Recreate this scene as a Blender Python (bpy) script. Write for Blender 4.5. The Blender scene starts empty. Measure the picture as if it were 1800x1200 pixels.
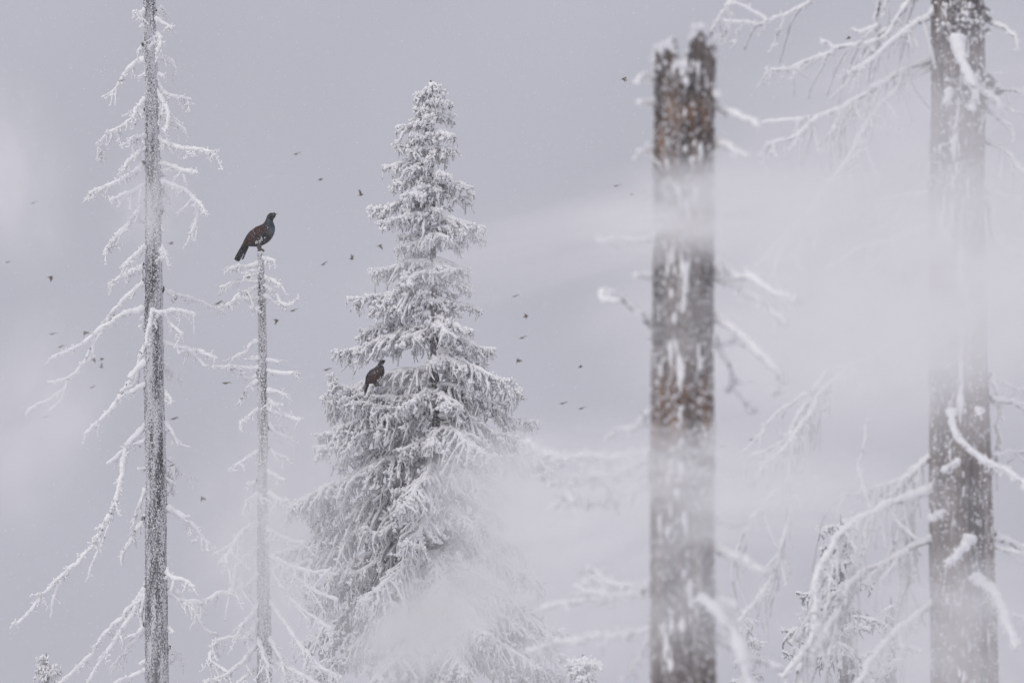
import bpy, math
import numpy as np
from mathutils import Vector, Matrix

# ------------------------------------------------------------------ camera, sky, light, exposure
scene = bpy.context.scene
col = scene.collection
CAM_Z, PITCH, LENS = 1.7, math.radians(5.0), 200.0
cam_d = bpy.data.cameras.new('camera')
cam = bpy.data.objects.new('camera', cam_d)
col.objects.link(cam)
cam.location = (0, 0, CAM_Z)
cam.rotation_euler = (math.radians(90) + PITCH, 0, 0)
cam_d.lens = LENS
cam_d.sensor_width = 36.0
cam_d.clip_start = 0.5
cam_d.clip_end = 3000
cam_d.dof.use_dof = True
cam_d.dof.focus_distance = 80.5
cam_d.dof.aperture_fstop = 3.4
scene.camera = cam

world = bpy.data.worlds.new('World')
scene.world = world
world.use_nodes = True
SUN_EL, SUN_AZ = math.radians(48), math.radians(215)     # azimuth clockwise from +Y: behind and left of the camera


def build_world():
    nt = world.node_tree
    nt.nodes.clear()
    N, L = nt.nodes.new, nt.links.new
    out = N('ShaderNodeOutputWorld')
    bg = N('ShaderNodeBackground')
    bg.inputs['Strength'].default_value = 0.1
    sky = N('ShaderNodeTexSky')
    sky.sky_type = 'NISHITA'
    sky.sun_disc = False
    sky.sun_elevation = SUN_EL
    sky.sun_rotation = SUN_AZ
    sky.air_density = 1.0
    sky.dust_density = 4.0
    hsv = N('ShaderNodeHueSaturation')
    hsv.inputs['Saturation'].default_value = 0.2
    L(sky.outputs[0], hsv.inputs['Color'])
    # overcast deck: brighter towards the zenith, faint cloud unevenness all round
    tc = N('ShaderNodeTexCoord')
    sep = N('ShaderNodeSeparateXYZ')
    L(tc.outputs['Generated'], sep.inputs[0])
    mr = N('ShaderNodeMapRange')
    mr.inputs['From Min'].default_value = 0.0
    mr.inputs['From Max'].default_value = 1.0
    mr.inputs['To Min'].default_value = 0.92
    mr.inputs['To Max'].default_value = 1.4
    L(sep.outputs['Z'], mr.inputs['Value'])
    nz = N('ShaderNodeTexNoise')
    nz.inputs['Scale'].default_value = 12.0
    nz.inputs['Detail'].default_value = 2.0
    L(tc.outputs['Generated'], nz.inputs['Vector'])
    mr2 = N('ShaderNodeMapRange')
    mr2.inputs['From Min'].default_value = 0.3
    mr2.inputs['From Max'].default_value = 0.7
    mr2.inputs['To Min'].default_value = 0.92
    mr2.inputs['To Max'].default_value = 1.05
    L(nz.outputs['Fac'], mr2.inputs['Value'])
    mul = N('ShaderNodeMath')
    mul.operation = 'MULTIPLY'
    L(mr.outputs[0], mul.inputs[0])
    L(mr2.outputs[0], mul.inputs[1])
    deck = N('ShaderNodeVectorMath')
    deck.operation = 'SCALE'
    deck.inputs[0].default_value = (4.96, 4.98, 5.72)
    L(mul.outputs[0], deck.inputs['Scale'])
    mix = N('ShaderNodeMix')
    mix.data_type = 'RGBA'
    mix.inputs['Factor'].default_value = 0.92
    L(hsv.outputs[0], mix.inputs['A'])
    L(deck.outputs[0], mix.inputs['B'])
    L(mix.outputs['Result'], bg.inputs['Color'])
    L(bg.outputs[0], out.inputs['Surface'])


build_world()
sun_d = bpy.data.lights.new('sun', 'SUN')
sun_d.energy = 1.05
sun_d.angle = math.radians(50)
sun_d.color = (1.0, 0.94, 0.86)
sun = bpy.data.objects.new('sun', sun_d)
col.objects.link(sun)
sd = Vector((math.sin(SUN_AZ) * math.cos(SUN_EL), math.cos(SUN_AZ) * math.cos(SUN_EL), math.sin(SUN_EL)))
sun.rotation_euler = sd.to_track_quat('Z', 'Y').to_euler()

vs = scene.view_settings
vs.view_transform = 'Standard'
vs.look = 'None'
vs.exposure = 0.0
vs.gamma = 1.0
cy = scene.cycles
cy.max_bounces = 8
cy.diffuse_bounces = 4
cy.volume_bounces = 4
cy.transparent_max_bounces = 8
cy.volume_step_rate = 1.0
cy.volume_max_steps = 256
cy.use_denoising = True

# ------------------------------------------------------------------ helpers
PX = 36.0 / LENS / 1800.0           # metres per photo pixel and metre of distance
rng = np.random.default_rng(7)
CP, SP = math.cos(PITCH), math.sin(PITCH)


def W(px, py, Y):
    """photo pixel -> world point standing at distance Y from the camera"""
    a, b = (px - 900.0) * PX, (600.0 - py) * PX
    d = np.array([a, CP - b * SP, SP + b * CP])
    p = d * (Y / d[1])
    p[2] += CAM_Z
    return p


def hash3(ix, iy, iz, seed):
    h = (ix * 374761393 + iy * 668265263 + iz * 2147483647 + seed * 1274126177) & 0xffffffff
    h = ((h ^ (h >> 13)) * 1274126177) & 0xffffffff
    h = ((h ^ (h >> 16)) * 668265263) & 0xffffffff
    return ((h ^ (h >> 15)) & 0xffff) / 65535.0


def vnoise(p, seed=0):
    p = np.asarray(p, float)
    i = np.floor(p).astype(np.int64)
    f = p - i
    f = f * f * (3 - 2 * f)
    r = 0
    for dx in (0, 1):
        for dy in (0, 1):
            for dz in (0, 1):
                w = (f[..., 0] if dx else 1 - f[..., 0]) * (f[..., 1] if dy else 1 - f[..., 1]) * (f[..., 2] if dz else 1 - f[..., 2])
                r = r + w * hash3(i[..., 0] + dx, i[..., 1] + dy, i[..., 2] + dz, seed)
    return r


def fbm(p, seed=0, octs=3):
    p = np.asarray(p, float)
    r, a, s = 0, 0.5, 0
    for k in range(octs):
        r = r + a * vnoise(p * 2 ** k, seed + k * 17)
        s += a
        a *= 0.5
    return r / s


def norm(v):
    return v / np.maximum(np.linalg.norm(v, axis=-1, keepdims=True), 1e-9)


class MB:
    """collects shapes; build() links them as one mesh object"""

    def __init__(self):
        self.v, self.f, self.m, self.n = [], [], [], 0

    def add(self, v, f, mat=0):
        v = np.asarray(v, np.float32).reshape(-1, 3)
        f = np.asarray(f, np.int32)
        self.v.append(v)
        self.f.append(f + self.n)
        self.m.append(np.full(len(f), mat, np.int32))
        self.n += len(v)

    def build(self, name, mats, parent=None, smooth=True):
        me = bpy.data.meshes.new(name)
        V = np.concatenate(self.v)
        me.vertices.add(len(V))
        me.vertices.foreach_set('co', V.ravel())
        loops = np.concatenate([f.ravel() for f in self.f])
        tot = np.concatenate([np.full(len(f), f.shape[1], np.int32) for f in self.f])
        st = np.concatenate([[0], np.cumsum(tot)[:-1]]).astype(np.int32)
        me.loops.add(len(loops))
        me.loops.foreach_set('vertex_index', loops.astype(np.int32))
        me.polygons.add(len(tot))
        me.polygons.foreach_set('loop_start', st)
        me.polygons.foreach_set('loop_total', tot)
        me.polygons.foreach_set('material_index', np.concatenate(self.m))
        me.polygons.foreach_set('use_smooth', np.full(len(tot), smooth))
        me.update(calc_edges=True)
        me.validate()
        for m in mats:
            me.materials.append(m)
        o = bpy.data.objects.new(name, me)
        col.objects.link(o)
        if parent is not None:
            o.parent = parent
            o.matrix_parent_inverse = Matrix.Identity(4)
            o.location = (0, 0, 0) if parent.parent else -Vector(parent.location)
        return o


def tag(o, label=None, cat=None, group=None, kind=None):
    for k, v in (('label', label), ('category', cat), ('group', group), ('kind', kind)):
        if v:
            o[k] = v
    return o


def empty(name, loc):
    o = bpy.data.objects.new(name, None)
    o.location = loc
    o.empty_display_size = 0.3
    col.objects.link(o)
    return o


def tubes(mb, P, R, S=6, amp=0.25, mat=0, r=rng, lump=0.0):
    """a batch of N tapering lumpy tubes, P (N,K,3), R (N,K); the far end is closed to a tip"""
    P = np.asarray(P, float)
    R = np.asarray(R, float)
    if P.ndim == 2:
        P, R = P[None], R[None]
    d = P[:, -1] - P[:, -2]
    P = np.concatenate([P, (P[:, -1] + norm(d) * R[:, -1:] * 0.9)[:, None]], 1)
    R = np.concatenate([R, R[:, -1:] * 0.12], 1)
    N, K, _ = P.shape
    T = norm(np.gradient(P, axis=1))
    ref = np.where(np.abs(T[..., 2:3]) > 0.9, np.array([1.0, 0.1, 0]), np.array([0, 0, 1.0]))
    U = norm(np.cross(T, ref))
    V = np.cross(U, T)
    a = np.arange(S) * 2 * math.pi / S
    ca, sa = np.cos(a)[None, None, :, None], np.sin(a)[None, None, :, None]
    rad = R[:, :, None] * (1 + amp * (r.random((N, K, S)) * 2 - 1))
    if lump:
        rad = rad * (1 + lump * (r.random((N, K, 1)) * 2 - 1))
    vv = P[:, :, None] + rad[..., None] * (ca * U[:, :, None] + sa * V[:, :, None])
    base = (np.arange(N) * K * S)[:, None, None]
    k = (np.arange(K - 1) * S)[None, :, None]
    s = np.arange(S)[None, None, :]
    s2 = (s + 1) % S
    q = np.stack([base + k + s, base + k + s2, base + k + S + s2, base + k + S + s], -1).reshape(-1, 4)
    mb.add(vv, q, mat)


_OCT = np.array([(1, 0, 0), (-1, 0, 0), (0, 1, 0), (0, -1, 0), (0, 0, 1), (0, 0, -1)], float)
_OCF = np.array([(0, 2, 4), (2, 1, 4), (1, 3, 4), (3, 0, 4), (2, 0, 5), (1, 2, 5), (3, 1, 5), (0, 3, 5)])


def lumps(mb, C, R, mat=0, r=rng, jit=0.35):
    """many small rounded grains"""
    C = np.asarray(C, float)
    N = len(C)
    R = np.broadcast_to(np.asarray(R, float), (N,))
    v = C[:, None] + _OCT[None] * (R[:, None] * (1 + jit * (r.random((N, 6)) * 2 - 1)))[..., None]
    f = (np.arange(N)[:, None, None] * 6 + _OCF[None]).reshape(-1, 3)
    mb.add(v, f, mat)


def crom(pts, step):
    """Catmull-Rom through pts, resampled"""
    p = np.asarray(pts, float)
    if len(p) == 2:
        p = np.stack([p[0], (p[0] + p[1]) / 2, p[1]])
    q = np.concatenate([[2 * p[0] - p[1]], p, [2 * p[-1] - p[-2]]])
    out = []
    for i in range(1, len(q) - 2):
        n = max(2, int(np.linalg.norm(q[i + 1] - q[i]) / step))
        t = (np.arange(n) / n)[:, None]
        a, b, c, d = q[i - 1], q[i], q[i + 1], q[i + 2]
        out.append(0.5 * ((2 * b) + (c - a) * t + (2 * a - 5 * b + 4 * c - d) * t ** 2 + (3 * b - a - 3 * c + d) * t ** 3))
    out.append(p[-1:])
    return np.concatenate(out)


# ------------------------------------------------------------------ materials
def material(name, build, rough=0.85):
    m = bpy.data.materials.new(name)
    m.use_nodes = True
    nt = m.node_tree
    b = nt.nodes['Principled BSDF']
    b.inputs['Roughness'].default_value = rough
    b.inputs['Specular IOR Level'].default_value = 0.25
    build(nt, b)
    return m


def _noise(nt, scale, detail=3, vec_scale=(1, 1, 1), rough=0.6, coord='Object'):
    tc = nt.nodes.new('ShaderNodeTexCoord')
    mp = nt.nodes.new('ShaderNodeMapping')
    mp.inputs['Scale'].default_value = vec_scale
    n = nt.nodes.new('ShaderNodeTexNoise')
    n.inputs['Scale'].default_value = scale
    n.inputs['Detail'].default_value = detail
    n.inputs['Roughness'].default_value = rough
    nt.links.new(tc.outputs[coord], mp.inputs[0])
    nt.links.new(mp.outputs[0], n.inputs['Vector'])
    return n.outputs['Fac']


def _ramp(nt, fac, stops):
    r = nt.nodes.new('ShaderNodeValToRGB')
    e = r.color_ramp.elements
    while len(e) < len(stops):
        e.new(0.5)
    for k, (p, c) in enumerate(stops):
        e[k].position = p
        e[k].color = (*c, 1)
    nt.links.new(fac, r.inputs[0])
    return r.outputs[0]


def _mixc(nt, fac, a, b):
    m = nt.nodes.new('ShaderNodeMix')
    m.data_type = 'RGBA'
    for sock, v in (('Factor', fac), ('A', a), ('B', b)):
        if isinstance(v, (tuple, list)):
            m.inputs[sock].default_value = (*v, 1)
        elif isinstance(v, float):
            m.inputs[sock].default_value = v
        else:
            nt.links.new(v, m.inputs[sock])
    return m.outputs['Result']


def _bump(nt, b, h, strength=0.5, dist=0.01):
    n = nt.nodes.new('ShaderNodeBump')
    n.inputs['Strength'].default_value = strength
    n.inputs['Distance'].default_value = dist
    nt.links.new(h, n.inputs['Height'])
    nt.links.new(n.outputs[0], b.inputs['Normal'])


def m_rime(nt, b):
    c = _ramp(nt, _noise(nt, 22), [(0.25, (0.78, 0.78, 0.80)), (0.55, (0.92, 0.92, 0.93))])
    nt.links.new(c, b.inputs['Base Color'])
    _bump(nt, b, _noise(nt, 60), 0.6, 0.01)


def m_needle(nt, b):
    c = _ramp(nt, _noise(nt, 45, 4), [(0.32, (0.11, 0.108, 0.11)), (0.42, (0.34, 0.335, 0.34)), (0.54, (0.78, 0.78, 0.80))])
    nt.links.new(c, b.inputs['Base Color'])


def m_dark_needle(nt, b):
    c = _ramp(nt, _noise(nt, 40, 4), [(0.42, (0.03, 0.033, 0.036)), (0.56, (0.09, 0.09, 0.10)), (0.72, (0.5, 0.5, 0.53))])
    nt.links.new(c, b.inputs['Base Color'])


def m_deadwood(nt, b):
    c = _ramp(nt, _noise(nt, 30, 4), [(0.35, (0.06, 0.055, 0.055)), (0.52, (0.16, 0.15, 0.15)), (0.68, (0.6, 0.6, 0.62))])
    nt.links.new(c, b.inputs['Base Color'])
    _bump(nt, b, _noise(nt, 40), 0.5, 0.01)


def m_grey_trunk(nt, b):
    base = _ramp(nt, _noise(nt, 14, 4, (1, 1, 0.22)), [(0.35, (0.03, 0.03, 0.034)), (0.65, (0.13, 0.125, 0.135))])
    ad = nt.nodes.new('ShaderNodeMath')
    ad.operation = 'MULTIPLY_ADD'
    nt.links.new(_noise(nt, 7, 4, (1.4, 1.4, 0.16)), ad.inputs[0])
    ad.inputs[1].default_value = 0.75
    nt.links.new(_noise(nt, 85, 3, (1, 1, 0.4)), ad.inputs[2])
    fr = _ramp(nt, ad.outputs[0], [(0.78, (0, 0, 0)), (0.93, (1, 1, 1))])
    c = _mixc(nt, fr, base, (0.6, 0.6, 0.63))
    nt.links.new(c, b.inputs['Base Color'])
    _bump(nt, b, _noise(nt, 45, 3, (1, 1, 0.4)), 0.7, 0.015)


def m_snag_bark(nt, b):
    base = _ramp(nt, _noise(nt, 7, 6, (1.3, 1.3, 0.14), 0.68), [(0.38, (0.04, 0.034, 0.033)), (0.5, (0.12, 0.10, 0.092)), (0.62, (0.2, 0.17, 0.155)), (0.75, (0.32, 0.29, 0.275))])
    # bare reddish wood where bark has fallen away, at two heights of the trunk
    tc = nt.nodes.new('ShaderNodeTexCoord')
    sep = nt.nodes.new('ShaderNodeSeparateXYZ')
    nt.links.new(tc.outputs['Object'], sep.inputs[0])
    win = None
    for zc, zh in ((W(1200, 235, 33.0)[2], 0.26), (W(1200, 715, 33.0)[2], 0.3)):
        d = nt.nodes.new('ShaderNodeMath')
        d.operation = 'SUBTRACT'
        nt.links.new(sep.outputs['Z'], d.inputs[0])
        d.inputs[1].default_value = float(zc)
        a_ = nt.nodes.new('ShaderNodeMath')
        a_.operation = 'ABSOLUTE'
        nt.links.new(d.outputs[0], a_.inputs[0])
        m_ = nt.nodes.new('ShaderNodeMapRange')
        m_.interpolation_type = 'SMOOTHSTEP'
        m_.inputs['From Min'].default_value = zh
        m_.inputs['From Max'].default_value = zh * 0.3
        nt.links.new(a_.outputs[0], m_.inputs['Value'])
        if win is None:
            win = m_.outputs[0]
        else:
            mx = nt.nodes.new('ShaderNodeMath')
            mx.operation = 'MAXIMUM'
            nt.links.new(win, mx.inputs[0])
            nt.links.new(m_.outputs[0], mx.inputs[1])
            win = mx.outputs[0]
    tn = _ramp(nt, _noise(nt, 7, 3, (1.6, 1.6, 0.3)), [(0.42, (0, 0, 0)), (0.6, (1, 1, 1))])
    tm = nt.nodes.new('ShaderNodeMath')
    tm.operation = 'MULTIPLY'
    nt.links.new(win, tm.inputs[0])
    nt.links.new(tn, tm.inputs[1])
    tint = tm.outputs[0]
    stain = _ramp(nt, _noise(nt, 16, 3, (1, 1, 0.25)), [(0.4, (0.10, 0.062, 0.045)), (0.6, (0.29, 0.18, 0.12))])
    c = _mixc(nt, tint, base, stain)
    fr = _ramp(nt, _noise(nt, 48, 5, (1, 1, 0.6)), [(0.54, (0, 0, 0)), (0.66, (1, 1, 1))])
    c = _mixc(nt, fr, c, (0.62, 0.62, 0.65))
    nt.links.new(c, b.inputs['Base Color'])
    _bump(nt, b, _noise(nt, 18, 4, (1, 1, 0.2)), 0.8, 0.02)


def m_pale_trunk(nt, b):
    base = _ramp(nt, _noise(nt, 11, 5, (1, 1, 0.07)), [(0.34, (0.04, 0.031, 0.028)), (0.49, (0.13, 0.10, 0.088)), (0.62, (0.21, 0.17, 0.15)), (0.76, (0.36, 0.32, 0.30))])
    fr = _ramp(nt, _noise(nt, 40, 4, (1, 1, 0.3)), [(0.55, (0, 0, 0)), (0.66, (1, 1, 1))])
    c = _mixc(nt, fr, base, (0.62, 0.62, 0.65))
    nt.links.new(c, b.inputs['Base Color'])
    _bump(nt, b, _noise(nt, 15, 4, (1, 1, 0.1)), 0.8, 0.02)


def m_snow(nt, b):
    c = _ramp(nt, _noise(nt, 0.8, 5), [(0.3, (0.80, 0.81, 0.84)), (0.7, (0.88, 0.88, 0.89))])
    nt.links.new(c, b.inputs['Base Color'])
    _bump(nt, b, _noise(nt, 3, 5), 0.4, 0.05)


RIME = material('rime', m_rime)
NEEDLE = material('rimed_needles', m_needle)
DARKNEEDLE = material('dark_needles', m_dark_needle)
DEADWOOD = material('dead_wood', m_deadwood)
GREYTRUNK = material('grey_trunk', m_grey_trunk)
SNAGBARK = material('snag_bark', m_snag_bark)
PALETRUNK = material('pale_trunk', m_pale_trunk)
SNOW = material('snow', m_snow)


# ------------------------------------------------------------------ ground
def build_ground():
    n = 110
    u = np.linspace(-1, 1, n)
    X = np.sign(u) * np.abs(u) ** 1.6 * 290
    Y = 180 + np.sign(u) * np.abs(u) ** 1.4 * 290
    gx, gy = np.meshgrid(X, Y)
    z = 0.5 * (fbm(np.stack([gx * 0.06, gy * 0.06, gx * 0], -1), 5, 4) - 0.5)
    v = np.stack([gx, gy, z], -1).reshape(-1, 3)
    i = np.arange(n * n).reshape(n, n)
    f = np.stack([i[:-1, :-1], i[:-1, 1:], i[1:, 1:], i[1:, :-1]], -1).reshape(-1, 4)
    mb = MB()
    mb.add(v, f)
    o = mb.build('ground', [SNOW])
    tag(o, 'deep white snow cover of the forest floor', kind='structure')


build_ground()


# ------------------------------------------------------------------ trunks
class Trunk:
    """a round trunk through photo points; R(theta, z) carries bark ridges"""

    def __init__(self, pts, Y, ridge=0.06, seed=0, fr=(9, 2.2)):
        # pts: (px centre, py, px width) from the top down; extended to the ground
        P = np.array([W(x, y, Y) for x, y, w in pts])
        r = np.array([w * PX * Y / 2 for x, y, w in pts])
        o = np.argsort(P[:, 2])
        self.z, self.x, self.r = P[o, 2], P[o, 0], r[o]
        dx = (self.x[1] - self.x[0]) / (self.z[1] - self.z[0])
        dr = (self.r[1] - self.r[0]) / (self.z[1] - self.z[0])
        zb = -0.3
        self.x = np.concatenate([[self.x[0] + dx * (zb - self.z[0])], self.x])
        self.r = np.concatenate([[self.r[0] + dr * (zb - self.z[0]) + 0.03], self.r])
        self.z = np.concatenate([[zb], self.z])
        self.wav = 0.02
        self.Y, self.ridge, self.seed, self.fr = Y, ridge, seed, fr
        self.top = self.z[-1]

    def base(self):
        return Vector((float(self.x[0]), self.Y, 0.0))

    def centre(self, z):
        return np.stack([np.interp(z, self.z, self.x), np.full(np.shape(z), self.Y, float), np.asarray(z, float)], -1)

    def radius(self, z):
        return np.interp(z, self.z, self.r)

    def surf(self, th, z, off=0.0):
        r = self.radius(z)
        fa, fz = self.fr
        q = np.stack([np.cos(th) * fa * 0.5, np.sin(th) * fa * 0.5, z * fz], -1)
        k = 1 + self.ridge * (2 * fbm(q, self.seed, 4) - 1)
        c = self.centre(z)
        c[..., 0] += self.wav * (fbm(np.stack([z * 0.9, z * 0 + self.seed, z * 0], -1), 61, 3) - 0.5) * 2
        rr = r * k + off
        c[..., 0] += rr * np.cos(th)
        c[..., 1] += rr * np.sin(th)
        return c

    def grid(self, z0, z1, S, dz):
        zz = np.linspace(z0, z1, max(2, int((z1 - z0) / dz)))
        th = np.arange(S) * 2 * math.pi / S
        TH, ZZ = np.meshgrid(th, zz)
        return TH, ZZ


def grid_faces(nz, S):
    i = np.arange(nz * S).reshape(nz, S)
    j = np.roll(i, -1, 1)
    return np.stack([i[:-1], j[:-1], j[1:], i[1:]], -1)


def trunk_mesh(tr, mats, parent, S=40, dz=0.03, name='trunk'):
    TH, ZZ = tr.grid(tr.z[0], tr.top, S, dz)
    mb = MB()
    v = tr.surf(TH, ZZ)
    mb.add(v, grid_faces(*TH.shape).reshape(-1, 4))
    c = tr.centre(np.array([tr.top]))
    n = TH.shape[0]
    vt = np.concatenate([v[-1], c + np.array([[0, 0, 0.01]])])
    f = np.array([(k, (k + 1) % S, S) for k in range(S)])
    mb.add(vt, f)
    return mb.build(name, mats, parent)


def crust(tr, parent, z0, z1, thick, fn, S=64, dz=0.02, name='snow_crust', mat=None):
    """snow plastered on the trunk where fn(theta, z) > 0; its rim dips into the bark"""
    TH, ZZ = tr.grid(z0, z1, S, dz)
    h = fn(TH, ZZ)
    off = np.clip(h, -0.3, 1.2) * thick
    v = tr.surf(TH, ZZ, off)
    f = grid_faces(*TH.shape)
    i = np.arange(TH.size).reshape(TH.shape)
    hf = h.ravel()[f].max(-1)
    f = f[hf > 0]
    if not len(f):
        return None
    mb = MB()
    used = np.unique(f)
    remap = np.zeros(TH.size, np.int32)
    remap[used] = np.arange(len(used))
    mb.add(v.reshape(-1, 3)[used], remap[f])
    o = mb.build(name, [mat or RIME], parent)
    o['kind'] = 'stuff'
    return o


def granules(tr, parent, z0, z1, n, r0, r1, seed=1, dens=None):
    g = np.random.default_rng(seed)
    th = g.random(n) * 2 * math.pi
    z = z0 + (z1 - z0) * g.random(n)
    if dens is not None:
        keep = g.random(n) < dens(th, z)
        th, z = th[keep], z[keep]
    c = tr.surf(th, z, 0.002)
    mb = MB()
    lumps(mb, c, r0 + (r1 - r0) * g.random(len(c)) ** 2, r=g)
    o = mb.build('rime_grains', [RIME], parent)
    o['kind'] = 'stuff'
    return o


# ------------------------------------------------------------------ dead branches coated with rime
def dead_branch(parent, pts, Y, r0=0.018, r1=0.008, dy=0.0, twigs=6.0, tw_len=(0.06, 0.22), coat=1.25, grain=60, seed=0,
                droop=0.6, name='branch', mats=None, step=0.035, lump_s=1.0, strands=0, strand_len=0.5, collar=0.7):
    g = np.random.default_rng(seed + int(pts[0][0] * 7 + pts[0][1] * 13) % 99991)
    n = len(pts)
    wp = np.array([W(x, y, Y + dy * (k / max(1, n - 1))) for k, (x, y) in enumerate(pts)])
    p = crom(wp, step)
    K = len(p)
    L = np.linalg.norm(np.diff(p, axis=0), axis=1).sum()
    s = np.linspace(0, 1, K)
    wob = np.stack([fbm(np.stack([s * L * 7, s * 0 + a * 9.3, s * 0 + seed], -1), 31 + a, 2) - 0.5 for a in range(3)], -1)
    p = p + wob * min(0.05, 0.12 * L) * np.minimum(1, s * 4)[:, None]
    r = r0 + (r1 - r0) * s + collar * r0 * np.exp(-s * L / 0.07)
    mb = MB()
    tubes(mb, p, r, 6, 0.15, 0, g)
    # rime: thicker above than below
    lum = 0.7 + 0.9 * fbm(np.stack([s * L * 14, s * 0, s * 0 + 3], -1), seed + 5, 2)
    tubes(mb, p + np.array([0, 0, 1]) * (r * 0.52 + 0.004)[:, None], (r * 0.9 + 0.007) * lum * coat, 7, 0.3, 1, g)
    allp = [p]
    nt = int(twigs * L)
    if nt:
        k = g.integers(max(1, K // 8), K, nt)
        t = norm(np.gradient(p, axis=0))[k]
        d = norm(t * 0.7 + g.normal(size=(nt, 3)) * np.array([0.7, 0.7, 0.35]) + np.array([0, 0, -droop]))
        ln = tw_len[0] + (tw_len[1] - tw_len[0]) * g.random(nt) ** 1.6
        u = np.linspace(0, 1, 6)
        side = g.normal(size=(nt, 3)) * 0.25
        tp = p[k][:, None] + d[:, None] * (ln[:, None] * u)[..., None] + (np.array([0, 0, -0.35 * droop]) + side)[:, None] * (ln[:, None] * u ** 2)[..., None]
        tr_ = (np.minimum(r[k] * 0.75, 0.012) + 0.004)[:, None] * (1 - 0.45 * u)[None]
        tubes(mb, tp, tr_ * 0.6, 3, 0.15, 0, g)
        tubes(mb, tp + np.array([0, 0, 0.004]), tr_ * coat * 0.95, 5, 0.35, 1, g, 0.25)
        allp.append(tp.reshape(-1, 3))
    if grain:
        A = np.concatenate(allp)
        m = int(grain * L * (1 + 0.15 * nt))
        if m:
            kk = g.integers(0, len(A), m)
            c = A[kk] + g.normal(size=(m, 3)) * (r1 + 0.006) * 0.8 + np.array([0, 0, 0.007])
            lumps(mb, c, (0.006 + 0.014 * g.random(m) ** 2) * lump_s, 1, g)
            mk = m // 5
            kk = g.integers(0, len(A), mk)
            kd = norm(g.normal(size=(mk, 3)) + np.array([0, 0, 0.2]))
            u3 = np.linspace(0, 1, 3)
            kp = A[kk][:, None] + kd[:, None] * ((0.02 + 0.045 * g.random((mk, 1))) * lump_s * u3)[..., None]
            tubes(mb, kp, np.full((mk, 3), 0.009 * lump_s), 5, 0.4, 1, g)
    if strands:
        ns = int(strands)
        k = g.integers(K // 4, K, ns)
        lean = norm(np.gradient(p, axis=0))[k] * np.array([1, 1, 0.6])
        d = norm(lean * g.uniform(0.3, 0.9, (ns, 1)) + np.array([0, 0, -1.0]) + g.normal(size=(ns, 3)) * 0.16)
        ln = strand_len * (0.35 + 0.65 * g.random(ns))
        u = np.linspace(0, 1, 8)
        wv = g.normal(size=(ns, 1, 3)) * np.sin(u * 5)[None, :, None] * 0.05
        tp = p[k][:, None] + d[:, None] * (ln[:, None] * u)[..., None] + (np.array([0, 0, -0.3]) + lean * -0.2)[:, None] * (ln[:, None] * u ** 2)[..., None] + wv * ln[:, None, None]
        rr = np.full((ns, 1), 0.006) * (1 - 0.4 * u)[None]
        tubes(mb, tp, rr, 5, 0.2, 0, g)
        tubes(mb, tp + np.array([-0.003, -0.002, 0.004]), rr * 1.15, 5, 0.35, 1, g, 0.3)
    o = mb.build(name, mats or [DEADWOOD, RIME], parent)
    return o


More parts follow.
